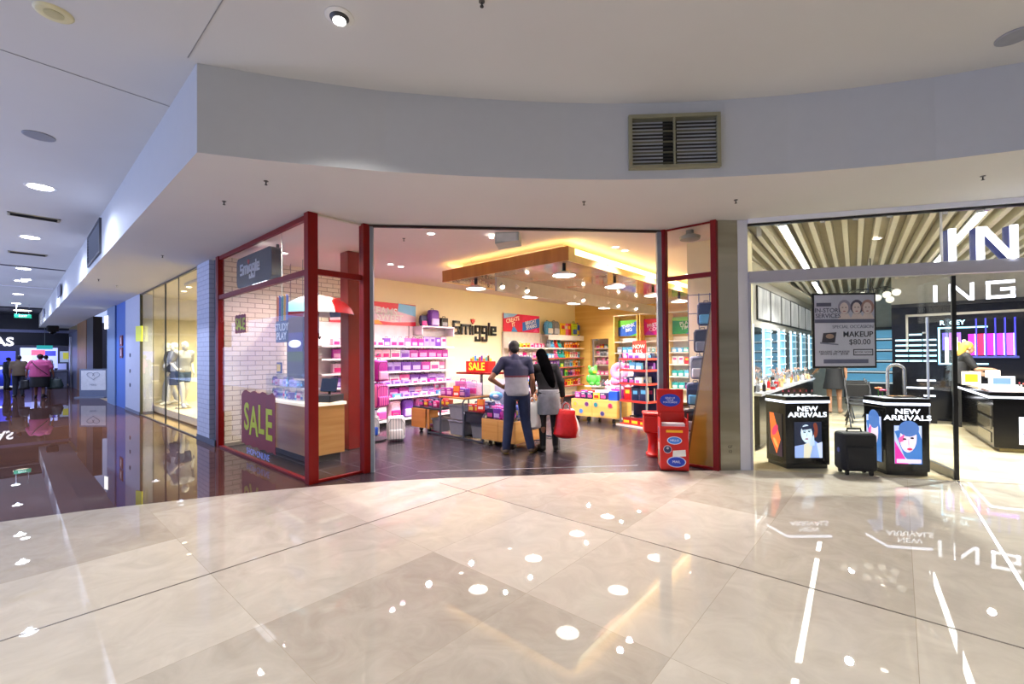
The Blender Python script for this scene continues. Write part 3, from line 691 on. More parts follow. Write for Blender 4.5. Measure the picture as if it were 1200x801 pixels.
def poster(name, label, o, n, w, h, bg, bands, txt, tc, size=.2, slant=.12, emit=.0, cat='poster', line=.85):
    p = thing(name, label, cat, T=face(o, n))
    MB().b(-w/2,-h/2,0,w/2,h/2,.025).build('panel', M(bg,.35), p)
    for k,(pts,c) in enumerate(bands):
        MB().prism([(x*w/2,y*h/2) for x,y in pts],.0012).build('printed_shape', M(c,.35), p, T=mt(0,0,.025+.0013*k))
    for k,(tx,x,y,s,rot) in enumerate(txt):
        text('lettering', tx, s, M(tc,.4), p, mt(x*w/2,y*h/2,.0305,rz=rot), ext=.002, bold=.02, line=line)
    return p
wave = [(-1,.55),(-.5,.75),(0,.6),(.5,.3),(1,-.1),(1,-.6),(.4,-.75),(-.3,-.6),(-1,-.85)]
poster('poster','wide red and pale blue poster reading DREAMS ARE SWEET above the pink shelving',(-3.38,3.0,2.45),(1,0),2.1,.5,'#d41b3f',[([(.55,1),(1,.9),(1,-.5),(.5,-.3)],'#6db5e6'),(wave,'#e9c6dc'),([(-.2,-.95),(.15,-.95),(.05,-.6),(-.1,-.65)],'#f4b04a')],[('DREAMS',0.1,.2,.23,-.04),('ARE SWEET',.12,-.32,.22,-.04)],'#f7f1f4',.2)
poster('poster','red and blue poster reading CREATE IT above the far shelving',(-3.38,7.55,2.46),(1,0),.84,.53,'#d61f4a',[([(-1,1),(.5,1),(.1,.7),(-1,.4)],'#8cc4ee'),([(-.2,-1),(.5,-1),(.2,-.55),(0,-.4)],'#3a86d8')],[('CREATE\nIT',0,.05,.17,.2)],'#fbf2d8')
poster('poster','pink and blue poster reading BRIGHT SPARKS, right of the CREATE IT poster',(-3.38,8.40,2.46),(1,0),.84,.53,'#e0255f',[([(-1,.1),(1,.75),(1,-.35),(-1,-.9)],'#2f74cf'),([(.2,-.95),(.9,-.95),(.6,-.5)],'#f05a9a')],[('BRIGHT\nSPARKS',0,-.05,.16,.2)],'#f4f8ff')

# ------------------------------------------------------------------ far shelving on the left wall
fs_ = thing('display_shelving','tall white wall shelving under the red posters near the far corner','shelving',(0,0,0))
MB().b(-3.4,7.1,.1,-3.37,10.9,2.18).build('back_panel', M('#f4efe9',.5), fs_)
zf = [.16,.48,.80,1.10,1.40,1.72]
redl = M('#c65a4e',.4)
for k,z in enumerate(zf): MB().b(-3.37,7.1,z-.025,-3.02,10.9,z).b(-3.02,7.1,z-.03,-3.01,10.9,z+.006,1).build('shelf',[M('#f5efe8',.4),redl if k<5 else M('#f5efe8',.4)],fs_)
MB().b(-3.37,8.85,2.12,-3.02,10.9,2.145).b(-3.04,8.85,1.98,-3.02,10.9,2.12).build('shelf',M('#f5efe8',.4),fs_)
MB().b(-3.36,7.1,0,-3.05,10.9,.1).build('plinth', M('#2b2830',.6), fs_)
for y in (7.1,8.86,9.85,10.9): MB().b(-3.38,y-.012,.1,-3.33,y+.012,2.18).build('upright', M('#dcd6d0',.4), fs_)
mix = ['orange','yellow','white','pink','sky blue','red','grey','teal','pale pink','purple','navy','green']
GF = 'goods on the far wall shelving'
fk = {5:['gift box','hanging card'],4:['hanging card','pouch'],3:['pouch','notebook'],2:['notebook','gift box'],1:['storage tin','gift box']}
fn = {5:'top',4:'second',3:'third',2:'fourth',1:'fifth'}
for k in fk:
    row((-3.15,7.14),(-3.15,8.84),zf[k]+.002,PI/2,fk[k],['pink','white','pale pink','purple','hot pink','grey','green','yellow'] if k>2 else mix,f'on the {fn[k]} far wall shelf, left bay',GF,.02,1.05)
    row((-3.15,8.9),(-3.15,9.84),zf[k]+.002,PI/2,['notebook','gift box','soft toy'],mix+['purple','lilac','white'],f'on the {fn[k]} far wall shelf, middle bay',GF,.02,1.05)
    row((-3.15,9.88),(-3.15,10.88),zf[k]+.002,PI/2,['book'],mix+['orange','pink','red'],f'on the {fn[k]} far wall shelf, right bay',GF,.015,1.1)
backpack('sky blue',(-3.18,9.05,2.147),PI/2,'pale blue backpack on top of the far shelving beside the posters','bags on top of the far shelving',1.0)
backpack('grey',(-3.18,9.4,2.147),PI/2,'grey blue backpack on top of the far shelving, right of the pale blue one','bags on top of the far shelving',1.05)
for k,(c,y) in enumerate((('yellow',9.85),('pink',10.02),('red',10.18))): item('notebook',c,(-3.18,y,2.147),PI/2,f'{c} tall notebook on top of the far shelving','notebooks on top of the far shelving',1.9)
item('pouch','lime',(-3.18,10.5,2.147),PI/2,'lime green bag on top of the far shelving near the corner','bags near the corner',2.0,sz=2.4)
item('pouch','blue',(-3.18,10.75,2.147),PI/2,'blue bag on top of the far shelving in the corner','bags near the corner',1.2,sz=2.2)

# ------------------------------------------------------------------ niche shelf and bays on the back wall
nc = thing('niche_shelving','narrow shelving inside the niche of the honey coloured back wall','shelving',(-2.46,11.5,0))
for k,z in enumerate((.4,.8,1.15,1.45,1.72)): MB().b(-.33,-.32,z-.03,.33,.0,z).build('shelf', M('#f0e6d6',.5), nc)
MB().b(-.34,-.02,0,.34,.03,2.0).build('back_panel', M('#efe3cc',.5), nc)
MB().b(-.345,-.32,0,-.33,.0,2.0).build('side_panel', M('#efe3cc',.5), nc); MB().b(.33,-.32,0,.345,.0,2.0).build('side_panel', M('#efe3cc',.5), nc)
for k,z in enumerate((.4,.8,1.15,1.45,1.72)):
    row((-2.77,11.3),(-2.15,11.3),z+.002,0,['book','gift box','soft toy'],['pale pink','pink','white','red','green','grey','teal'],f'on the {["fifth","fourth","third","second","top"][k]} niche shelf','goods in the wall niche',.015,1.0)
bays = [(-1.68,-.93),(-.80,-.03),(.10,.92),(1.0,1.85)]
bps = [('green and blue poster reading THINK BIG on the back wall','#2d62c8',[([(-1,1),(1,1),(.2,.5),(-1,.1)],'#6fd03a'),([(.1,-1),(1,-1),(1,-.6)],'#58c440')],'THINK\nBIG','#e9f4ff'),
       ('hot pink poster reading PRETTY COOL on the back wall','#d81b8c',[([(-1,.9),(1,1),(1,.5),(-.6,.35)],'#e23a4c'),([(-1,-1),(0,-1),(-.6,-.4)],'#b01ab8')],'PRETTY\nCOOL','#fdeaf6'),
       ('green poster reading PLAY TIME on the back wall behind the right window','#2f9a3c',[([(-1,1),(1,1),(.6,.5),(-1,.6)],'#9be04a'),([(0,-1),(1,-1),(1,-.3)],'#2155c8')],'PLAY\nTIME','#f1fbe8'),
       ('orange poster reading GET READY on the back wall near the right corner','#e87722',[([(-1,1),(0,1),(-1,0)],'#f4d432')],'GET\nREADY','#ffffff'),
       ('blue poster reading NEW TERM on the back wall in the right corner','#2155c8',[([(-1,1),(0,1),(-1,0)],'#5fb4e8')],'NEW\nTERM','#ffffff')]
bn_ = ['left','second','third','fourth','right']
for k,(x0,x1) in enumerate(bays):
    sv = thing('bay_shelving', f'white shelving bay in the back wall, {["leftmost","second from left","third from left","rightmost"][k]}','shelving',((x0+x1)/2,10.94,0),0,'shelving bays on the back wall'); w = (x1-x0)/2
    MB().b(-w,-.02,.1,w,0,2.02).build('back_panel', M('#f4ead8',.5), sv)
    MB().b(-w-.035,-.34,0,-w,0,2.72).build('side_panel', oran, sv); MB().b(w,-.34,0,w+.035,0,2.72).build('side_panel', oran, sv)
    for z in (.12,.48,.84,1.2,1.55,1.9): MB().b(-w,-.34,z-.03,w,-.02,z).build('shelf', M('#f2e9da',.4), sv)
    MB().b(-w-.035,-.36,2.72,w+.035,0,2.745).build('cornice', M('#fff2cf',.4), sv)
    for j,z in enumerate((.48,.84,1.2,1.55)):
        if k < 4 and (j > 0 or k in (2,)): row((x0+.01,10.74),(x1-.01,10.74),z+.002,0,['gift box','pouch','notebook','hanging card'],['pink','white','red','yellow','pale pink','hot pink','sky blue','teal','grey'] if k<2 else ['white','teal','navy','sky blue','yellow','red'],f'on the {["fourth","third","second","top"][j]} shelf, {bn_[k]} back wall bay','goods in the back wall bays',.02,1.05)
    lb,bg,bd,tx,tc_ = bps[k]
    poster('poster',lb,((x0+x1)/2,10.86,2.34),(0,-1),(x1-x0)-.03,.5,bg,bd,[(tx,0,0,.15,.15)],tc_,.15)
# ------------------------------------------------------------------ gondola tables across the entrance
STL = M('#5b6474', .35, metal=.6)
def caster(parent, x, y, r=.04):
    MB().cyl((x-.015,y,r),(x+.015,y,r),r,n=14).b(x-.02,y-.02,r,x+.02,y+.02,.1,1).build('caster',[BLACK,STL],parent)
def tray(parent, x0, y0, x1, y1, z0, h, t=.005):
    q = MB().b(x0,y0,z0,x1,y0+t,z0+h).b(x0,y1-t,z0,x1,y1,z0+h).b(x0,y0,z0,x0+t,y1,z0+h).b(x1-t,y0,z0,x1,y1,z0+h).b(x0,y0,z0,x1,y1,z0+t)
    return q.build('acrylic_tray', ACRYL, parent)
def tub(x, y, z, label, w=.38, d=.3, h=.27):
    o = thing('storage_tub', label, 'tub', (x,y,z), 0, 'grey plastic tubs')
    g = M('#878d9b', .45)
    q = MB(); k = .86
    q.frus(-w/2,-d/2,w/2,d/2,0,h-.02,k).b(-w/2-.015,-d/2-.015,h-.03,w/2+.015,d/2+.015,h-.012)
    q.build('body', g, o, bevel=.008)
    MB().b(-w/2-.01,-d/2-.01,h-.012,w/2+.01,d/2+.01,h).b(-.06,-d/2-.02,h-.02,.06,-d/2-.008,h-.004).build('lid', M('#6d7382',.45), o, bevel=.003)
def gframe(parent, x0, x1, y0, y1, zt):
    for x in (x0,x1):
        MB().tube([(x,y0,.03),(x,y0,zt-.06),(x,y0+.03,zt-.015),(x,y0+.06,zt),(x,y1-.06,zt),(x,y1-.03,zt-.015),(x,y1,zt-.06),(x,y1,.03)],.017,8).build('steel_leg', STL, parent, smooth=True)
    [MB().b(x0,q-.015,.012,x1,q+.015,.04).build('base_rail', STL, parent) for q in (y0,y1)]
t1 = thing('display_table','left grey steel display table with an orange wood end panel','table',(0,0,0))
MB().b(-2.16,3.04,.10,-1.72,3.07,.47).b(-2.16,3.07,.10,-2.13,3.7,.47).b(-1.66,3.04,.10,-1.60,3.06,.47).build('end_panel', WOODV, t1, bevel=.003)
gframe(t1,-1.69,-1.32,3.08,3.72,.5); MB().b(-2.14,3.06,.47,-1.32,3.72,.50).build('shelf', M('#2a2f3c',.4), t1)
tray(t1,-2.12,3.08,-1.36,3.70,.50,.2)
for x in (-2.05,-1.8): caster(t1,x,3.2)
row((-2.1,3.22),(-1.38,3.22),.508,0,['gift box','pouch'],['magenta','purple','hot pink','navy','red'],'in the tray of the left display table','goods on the display tables',.01,.9)
row((-2.1,3.5),(-1.38,3.5),.508,0,['gift box','pouch'],['magenta','purple','dark blue','navy','red'],'in the back of the left table tray','goods on the display tables',.01,1.0)
tub(-1.5,3.3,.045,'grey plastic tub under the left display table',.3,.3,.25)
item('gift box','pink',(-1.85,3.35,.004),.2,'pink box on the floor under the orange end panel','boxes on the floor',.9)
t2 = thing('display_table','taller grey steel display table with a thin wooden top and stacked tubs','table',(0,0,0))
gframe(t2,-1.28,-.66,3.06,3.78,.72); MB().b(-1.32,3.04,.72,-.62,3.80,.745).build('tabletop', WOODV, t2, bevel=.003)
MB().b(-1.28,3.4,.02,-.68,3.78,.04).build('shelf', M('#2a2f3c',.4), t2)
tray(t2,-1.42,3.08,-.66,3.36,.745,.33); tray(t2,-1.42,3.40,-.66,3.78,.745,.36)
row((-1.40,3.2),(-.68,3.2),.752,0,['gift box','notebook'],['magenta','hot pink','pink','purple'],'in the front tray of the taller display table','goods on the display tables',.01,1.1)
row((-1.40,3.58),(-.68,3.58),.752,0,['notebook','lunch box'],['pink','pale pink','lilac','hot pink'],'in the back tray of the taller display table','goods on the display tables',.01,1.4)
tub(-.92,3.26,.045,'grey plastic tub under the taller table, lower of two'); tub(-.92,3.26,.33,'grey plastic tub under the taller table, stacked on the other')
t3 = thing('display_table','low grey steel display table with a dark panel in front of the SALE stand','table',(0,0,0))
gframe(t3,-.60,-.12,3.02,3.82,.5); MB().b(-.60,3.04,.33,-.12,3.06,.50).b(-.60,3.04,.49,-.12,3.82,.51).build('dark_panel', M('#232a3a',.4), t3)
tray(t3,-.60,3.04,-.10,3.42,.51,.26); tray(t3,-.60,3.46,-.16,3.80,.51,.45)
row((-.58,3.14),(-.12,3.14),.518,0,['pouch','gift box'],['sky blue','navy','red','dark blue'],'in the front tray of the low display table','goods on the display tables',.01,1.05)
row((-.58,3.32),(-.12,3.32),.518,0,['pouch','gift box'],['purple','white','blue','dark blue'],'in the second row of the low display table','goods on the display tables',.01,1.25)
tub(-.34,3.27,.045,'grey plastic tub under the low display table')
MB().b(-.62,3.84,.0,-.14,3.88,1.05).build('back_panel', M('#e9e5ee',.4), t3)
t5 = thing('display_table','small steel table heaped with cushions behind the wooden cart','table',(0,0,0))
gframe(t5,-.06,.62,3.74,4.2,.72); MB().b(-.10,3.72,.72,.66,4.22,.745).build('tabletop', WOODV, t5, bevel=.003); tray(t5,-.08,3.74,.64,4.2,.745,.3)
for k,(x,c,z) in enumerate(((-.38,'white',.52),(.12,'white',.755),(.42,'sky blue',.755),(-.38,'sky blue',.68),(.14,'blue',.92),(.42,'white',.92))):
    item('cushion',c,(x,3.63 if x < 0 else 3.97,z),.2*k,f'{c} cushion {["in the back tray of the low table","on the cushion table, lower left","on the cushion table, lower right","on top in the low table tray","on the cushion table, upper left","on the cushion table, upper right"][k]}','cushions heaped on the tables',.62)
t4 = thing('display_cart','pale wood display cart on castors beside the man','cart',(0,0,0))
MB().b(-.11,2.98,.10,.64,3.0,.44).b(-.11,3.62,.10,.64,3.64,.44).b(-.11,3.0,.10,-.09,3.62,.44).b(.62,3.0,.10,.64,3.62,.44).b(-.11,2.98,.09,.64,3.64,.11).b(-.09,3.0,.38,.62,3.62,.40).b(.26,2.975,.10,.265,2.98,.44,1).build('body',[WOOD,M('#8a6230',.5)],t4,bevel=.002)
for x in (0,.53):
    for y in (3.08,3.54): caster(t4,x,y)
tray(t4,-.10,3.0,.63,3.30,.44,.3); tray(t4,-.10,3.34,.63,3.62,.44,.42)
cc = ['purple','navy','magenta','lilac','black','sky blue','pink']
row((-.08,3.08),(.62,3.08),.448,0,['pouch','soft toy'],cc,'in the front tray of the wooden cart','goods on the display tables',.004,.95)
row((-.08,3.22),(.62,3.22),.448,0,['pouch','lunch box'],cc,'in the second row of the wooden cart','goods on the display tables',.004,1.15)
row((-.08,3.48),(.62,3.48),.448,0,['lunch box','gift box','pouch'],['sky blue','white','blue','lilac','pink'],'in the back tray of the wooden cart','goods on the display tables',.004,1.5)
def price_card(x,y,z,rz,label):
    o = tag(MB().b(-.07,-.004,0,.07,.004,.2).b(-.06,-.006,.10,.06,-.003,.19,1).b(-.045,-.0065,.03,.045,-.003,.075,2).build('price_card',[M('#d8321c',.4),M('#ef8a2c',.4),M('#f5ded0',.4)],None,T=mt(x,y,z,rx=-.15,rz=rz)),label,'price card','price cards on the tables')
price_card(-.80,3.02,.76,.25,'orange and red price card on the taller display table')
price_card(-.14,2.985,.56,.4,'orange and red price card between the low table and the wooden cart')
ss = thing('sale_stand','red SALE stand with pencils on top behind the tables','stand',(-1.28,4.15,0))
MB().cyl((0,0,.02),(0,0,1.12),.03).lathe([(.0,0),(.24,0),(.24,.02),(.0,.03)],20).build('pole', STL, ss)
MB().b(-.5,-.25,1.12,.47,.2,1.16).build('shelf', RED, ss, bevel=.004)
MB().b(-.34,-.12,1.16,.31,.1,1.385).build('sign_box', M('#c4130f',.4), ss, bevel=.006)
text('lettering','SALE',.22,M('#f7e436',.4),ss,face((-.015,-.122,1.27),(0,-1)),bold=.02,ext=.004)
for k,c in enumerate(('#e8722c','#e8b52c','#3b7dd1','#3f9a4b','#c72d2d','#5a3b91','#e8892c','#2f9a9a','#4a3a2a','#e8d02c')):
    x = -.3+k*.063; h = .06+.03*((k*7)%3)
    MB().cyl((x,0,1.38),(x,0,1.38+h),.022,n=6).cyl((x,0,1.38+h),(x,0,1.43+h),.022,.003,n=6,m=1).build('giant_pencil',[M(c,.4),M('#e8c79a',.5)],ss)

# ------------------------------------------------------------------ backpack stand by the left door post
st = thing('bag_stand','grey metal bag stand hung with backpacks behind the left door post','stand',(-1.95,1.98,0))
MB().cyl((0,0,.02),(0,0,1.6),.03).build('pole', STL, st)
MB().lathe([(.0,0),(.3,0),(.3,.025),(.0,.04)],20).build('base', DKGREY, st)
for z in (.55,1.02,1.52):
    for t in range(6):
        a = t*PI/3+.4
        MB().tube([(0,0,z),(.16*math.cos(a),.16*math.sin(a),z),(.19*math.cos(a),.19*math.sin(a),z+.03)],.008,6).build('hook_arm', STL, st)
def hang(c, a, z, label, s=.9, stripe=None, r=.27):
    x, y = -1.95+r*math.cos(a), 1.98+r*math.sin(a)
    backpack(c,(x,y,z),a+PI/2,label,'backpacks on the bag stand',s,stripe)
va = math.atan2(-2.337-1.98,5.233+1.95)
hang('magenta',va+.75,1.06,'magenta backpack at the top right of the bag stand')
hang('black',va-.55,1.06,'black backpack with grey pocket at the top of the bag stand behind the door post')
hang('pink',va+.7,.60,'pink striped backpack in the middle of the bag stand',1.0,'magenta')
hang('grey',va-.62,.58,'grey blue backpack in the middle of the bag stand, behind the door post',1.05)
hang('white',va-1.05,.28,'pink and black striped bag low on the left of the bag stand',.8,'magenta',r=.36)
hang('silver',va+.1,.12,'silver grey backpack low on the bag stand',.85,r=.33)
hang('lilac',va+2.2,.6,'lilac backpack on the far side of the bag stand')
backpack('silver',(-1.52,2.24,.004),va+PI/2,'white and grey patterned backpack on the floor beside the door jamb','backpacks by the entrance',1.05,'white')

# ------------------------------------------------------------------ stickered cart, plush pile and wire rack
c5 = thing('display_cart','honey wood display cart with round stickers and black castors','cart',(0,0,0))
MB().b(-.44,6.2,.14,.10,6.22,.50).b(.11,6.2,.14,.70,6.22,.50).b(-.44,6.22,.14,-.42,6.9,.50).b(.68,6.22,.14,.70,6.9,.50).b(-.44,6.88,.14,.70,6.9,.50).b(-.44,6.2,.13,.70,6.9,.15).b(-.44,6.2,.49,.70,6.9,.505).build('body', oran, c5, bevel=.003)
for x in (-.33,-.05,.58):
    for y in (6.3,6.8): caster(c5,x,y,.055)
for x,z,c in ((-.33,.39,'#f0c93a'),(-.18,.24,'#4a8fd8'),(-.03,.40,'#6b2a7a'),(.2,.40,'#2f8a96'),(.36,.22,'#4a4a8a'),(.55,.40,'#c92a5a')):
    MB().cyl((x,6.199,z),(x,6.192,z),.062,n=18).cyl((x,6.192,z),(x,6.189,z),.045,n=18,m=1).build('sticker',[M('#b9a98f',.4),M(c,.4)],c5)
tray(c5,-.43,6.22,.20,6.88,.51,.16)
cm = ['purple','navy','pink','yellow','lime','white','magenta','red']
row((-.42,6.34),(.46,6.34),.518,0,['gift box','book'],cm,'in the front row on the stickered cart','goods on the stickered cart',.01,1.05)
row((-.42,6.6),(.69,6.6),.518,0,['gift box','lunch box','soft toy'],cm+['pale pink','white'],'in the back row on the stickered cart','goods on the stickered cart',.01,1.25)
tag(MB().b(-.1,-.07,0,.1,.07,.2).build('gift_bag', M('#1f55d8',.4), None, bevel=.006, T=mt(.58,6.33,.508)),'bright blue box standing on the right end of the stickered cart','box')
pt = thing('plush_table','round white tiered table heaped with soft toys behind the stickered cart','table',(.05,8.0,0))
MB().lathe([(.0,.0),(.45,0),(.45,.03),(.06,.05),(.06,.5),(.62,.52),(.62,.55),(.05,.56),(.05,.85),(.4,.87),(.4,.9),(.0,.9)],28).build('tiers', M('#f1ece8',.4), pt, smooth=True)
k = 0
for z,r,n_ in ((.552,.49,12),(.901,.24,6)):
    for j in range(n_):
        a = 2*PI*j/n_+z*3; c = R_.choice(['pale pink','pink','white','lilac','white','pale pink','mint'])
        item('soft toy' if (j+k)%3 else 'cushion',c,(.05+r*math.cos(a),8.0+r*math.sin(a),z),a+PI/2,f'{c} soft {"toy" if (j+k)%3 else "cushion"} on the {["lower","upper","middle"][k]} ring of the plush table, {ORD[j]} round',"soft toys on the plush table",1.15 if (j+k)%3 else .7)
    k += 1
def neck_pillow(x,y,z,rz,rx,label,c='#e58fc0'):
    mb = MB(); pts = [(.15*math.cos(t),.15*math.sin(t),0) for t in [(-.35+i*(1.7/12))*PI for i in range(13)]]
    for i in range(12): mb.rc(pts[i],.075,pts[i+1],.075,10)
    tag(voxel('neck_pillow',mb,.018,M(c,.8,vary=.1,bump=.2,scale=40),T=mt(x,y,z,rx=rx,rz=rz)),label,'neck pillow','neck pillows on the plush table')
psd = thing('display_stool','white display stand carrying the stack of neck pillows','stand',(.3,7.12,0))
MB().lathe([(.0,0),(.2,0),(.2,.02),(.03,.04),(.03,.6),(.24,.615),(.24,.635),(.0,.636)],24).build('pedestal', M('#e8e4e4',.4), psd)
neck_pillow(.3,7.12,1.10,.2,1.35,'large pink neck pillow standing on top of the pillow stack')
neck_pillow(.3,7.12,.86,.3,0,'pink neck pillow lying in the middle of the pillow stack','#d97fb4')
neck_pillow(.3,7.12,.715,1.0,0,'pale pink neck pillow at the bottom of the pillow stack','#eab3cf')
item('soft toy','green',(-.95,8.0,.68),1.0,'bright green soft toy left of the plush table','soft toys by the shelving',2.0)
sb = thing('display_stool','small white display stand under the green soft toy','stand',(-.95,8.0,0))
MB().lathe([(.0,0),(.2,0),(.2,.02),(.03,.04),(.03,.64),(.22,.655),(.22,.675),(.0,.676)],20).build('pedestal', M('#e8e4e4',.4), sb)
d6 = thing('display_table','low table of bright toys in the aisle behind the shoppers','table',(-1.7,6.3,0))
MB().b(-.45,-.4,.42,.45,.4,.46).build('tabletop', WOOD, d6, bevel=.004)
for x in (-.4,.4):
    for y in (-.35,.35): MB().cyl((x,y,0),(x,y,.42),.02).build('leg', STL, d6)
for j,(yy,s) in enumerate(((6.05,1.1),(6.3,1.4),(6.55,1.7))):
    row((-2.13,yy),(-1.27,yy),.462,0,['soft toy','gift box','pouch'],['orange','yellow','black','white','purple','lime','pink'],f'in the {["front","middle","back"][j]} row of the aisle toy table','toys on the aisle table',.01,s)
rk = thing('wire_rack','tall steel rack with red shelf edges and a small red sign on top','rack',(1.13,6.42,0),-.25)
for x in (-.34,.34):
    for y in (-.22,.22): MB().b(x-.014,y-.014,0,x+.014,y+.014,1.5).build('upright', M('#7d8794',.35,metal=.5), rk)
for z in (.05,.54,.90,1.18,1.41):
    MB().b(-.34,-.22,z-.03,.34,.22,z-.012).b(-.35,-.235,z-.035,.35,-.22,z+.008,1).b(.34,-.22,z-.035,.352,.22,z+.008,1).b(-.352,-.22,z-.035,-.34,.22,z+.008,1).build('shelf',[M('#3c4450',.4),M('#c5382e',.4)],rk)
MB().b(-.34,.2,.05,.34,.215,1.45).build('back_panel', M('#1d2c66',.4), rk)
MB().b(-.40,-.30,.0,.40,-.22,.03).build('plinth', M('#c9c4c0',.4), rk)
MB().b(-.17,-.02,1.45,.17,.0,1.78).b(-.15,-.023,1.64,.15,-.02,1.76,1).build('sign',[M('#b81414',.4),M('#d8442a',.4)],rk,bevel=.004)
text('lettering','NOW\n$15',.12,M('#fbe6d0',.4),rk,face((0,-.026,1.6),(0,-1)),ext=.002)
rz_ = -.25
def onrk(x,y): return (1.13+x*math.cos(rz_)-y*math.sin(rz_), 6.42+x*math.sin(rz_)+y*math.cos(rz_))
RKS = [(.05,['storage tin','gift box','soft toy'],['dark blue','navy','black','blue','white','red'],1.1,'bottom'),(.54,['notebook'],['red','teal','navy','teal','dark blue','sky blue'],1.35,'fourth'),(.90,['pouch','gift box'],['navy','dark blue','white','silver'],1.05,'third'),(1.18,['drink bottle','pouch'],['pink','navy','sky blue','purple','white'],.95,'second'),(1.41,['gift box','pouch'],['magenta','grey','pink','dark blue','lilac'],.95,'top')]
for z,kd,cs,s,nm in RKS:
    for yy,nn in ((-.13,'front'),(.09,'back')): row(onrk(-.33,yy),onrk(.33,yy),z-.010,rz_,kd,cs,f'in the {nn} row, {nm} wire rack shelf','goods on the wire rack',.01,s)
for k in range(4): item('notebook',['blue','silver','dark blue','white'][k],(1.45+.05*k,6.0-.02*k,.004),rz_,f'{["blue","silver","dark blue","white"][k]} notebook on the floor against the wire rack','notebooks on the floor',1.0) if False else None
tag(MB().b(-.16,-.1,0,.16,.1,.26).b(-.12,-.102,.05,.12,-.1,.2,1).build('carton',[M('#e8c32c',.5),M('#2a2a2a',.5)],None,T=mt(.55,7.2,0)),'yellow carton on the floor behind the wire rack','carton') if False else None

# ------------------------------------------------------------------ red letter-box display and red bin at the right post
rb = thing('card_display','red stand with blue oval stickers and a tall back board inside the right post','display stand',(2.98,3.42,0),.5)
RD = M('#c3140f', .35, vary=.04)
MB().b(-.17,-.17,.02,.17,-.155,.56).b(-.17,.155,.02,.17,.17,.74).b(-.17,-.155,.02,-.155,.155,.66).b(.155,-.155,.02,.17,.155,.66).b(-.17,-.17,.02,.17,.17,.05).b(-.155,-.155,.50,.155,.155,.52).build('body', RD, rb, bevel=.003)
MB().prism([(-.17,.56),(.17,.56),(.17,.74),(.155,.74),(.155,.575),(-.155,.575),(-.155,.74),(-.17,.74)],.015).build('front_frame',RD,rb,T=face((0,-.155,0),(0,-1)))
MB().b(-.18,.14,.72,.16,.165,1.03).build('back_board', RD, rb, bevel=.012)
def oval(a,b_,n_=24): return [(a*math.cos(2*PI*i/n_), b_*math.sin(2*PI*i/n_)) for i in range(n_)]
def badge(parent, nm, T, a, b_, c, txt=None, s=.03, rim='#cfd6ea'):
    MB().prism(oval(a,b_),.003).prism(oval(a*.9,b_*.86),.002,1,None,.003).build(nm,[M(rim,.4),M(c,.4)],parent,T=T)
    if txt: text('lettering',txt,s,M('#f4f4fb',.4),parent,T@mt(0,0,.005),ext=.0008)
badge(rb,'oval_sticker',face((-.01,.139,.88),(0,-1)),.13,.085,'#1d3fb8','SEND US\nYOUR\nPOSTCARDS',.032,'#1d3fb8')
MB().b(-.14,-.10,.53,.14,.05,.60).build('paper_stack', M('#efeff2',.6), rb, T=mt(0,0,.0,rx=.0))
MB().b(-.1,-.173,.50,.1,-.17,.53).build('yellow_label', M('#f0b51e',.4), rb)
badge(rb,'cloud_sticker',face((.0,-.171,.40),(0,-1)),.09,.05,'#3f7fd8','HELLO',.035,'#eaf2fb')
badge(rb,'round_sticker',face((-.085,-.171,.285),(0,-1)),.05,.05,'#2a2f5a','*',.08)
MB().prism([(-.08,-.045),(.08,-.03),(.075,.05),(-.075,.035)],.003).build('white_sticker',M('#ebeee8',.4),rb,T=face((.055,-.171,.235),(0,-1)))
badge(rb,'oval_sticker',face((.02,-.171,.13),(0,-1)),.115,.07,'#1d3fb8','MAIL',.045)
badge(rb,'round_sticker',face((-.171,.0,.46),(-1,0)),.055,.09,'#2f3f6a'); badge(rb,'round_sticker',face((-.171,-.0,.17),(-1,0)),.06,.1,'#2f7a4a')
MB().prism([(-.04,-.07),(.05,-.07),(.05,.07),(-.04,.07)],.004).build('white_sticker',M('#ebeee8',.4),rb,T=face((-.171,.0,.27),(-1,0)))
bn2 = thing('red_bin','red plastic bin on a narrow pedestal beside the red card stand','bin',(2.47,4.02,0),.5)
RP = M('#c9100c', .28, vary=.03)
MB().loft([((0,0,0),.12,.14),((0,0,.03),.125,.145),((0,0,.06),.10,.11),((0,0,.2),.085,.09),((0,0,.28),.10,.12),((0,0,.36),.13,.15)],24).build('pedestal', RP, bn2, smooth=True)
MB().b(-.155,-.12,.345,.155,.16,.6).build('box', RP, bn2, bevel=.025, seg=3)
MB().b(-.165,-.13,.598,.165,.17,.64).build('lid', RP, bn2, bevel=.014)
# slanted panel and backpacks behind the right window
wd = Vector((1,0,0)); wn_ = Vector((-wd.y,wd.x,0))
def sp(s, off): return Vector((2.77,3.70,0))+wd*s+wn_*off
TW = Matrix.Translation(sp(0,.14)) @ Matrix.Rotation(math.atan2(wd.y,wd.x),4,'Z') @ Matrix.Rotation(PI/2,4,'X')
dp = thing('slanted_display_panel','tall olive yellow panel with one sloping edge behind the right window','panel',T=TW)
MB().prism([(.25,.0),(.70,.0),(.70,2.75),(.69,2.75)],-.03).build('panel', tex_mat('olive_boards',[(.3,'#b58a30'),(.7,'#c39a40')],'noise',(.4,6,.4),.35,2), dp)
MB().prism([(.22,.0),(.25,.0),(.69,2.75),(.68,2.75)],-.05).build('edge_strip', M('#6b5a30',.5), dp)
for k in range(5):
    z = .36+k*.385; s = .22+z/2.9*.42-.17
    c = ['black','dark blue','grey','black','dark blue'][k]
    P = sp(s+.05,.60)
    backpack(c,(P.x,P.y,z),.3,f'{c} backpack in the column beside the slanted panel, {ORD[k]} from the bottom','backpacks beside the slanted panel',.8)
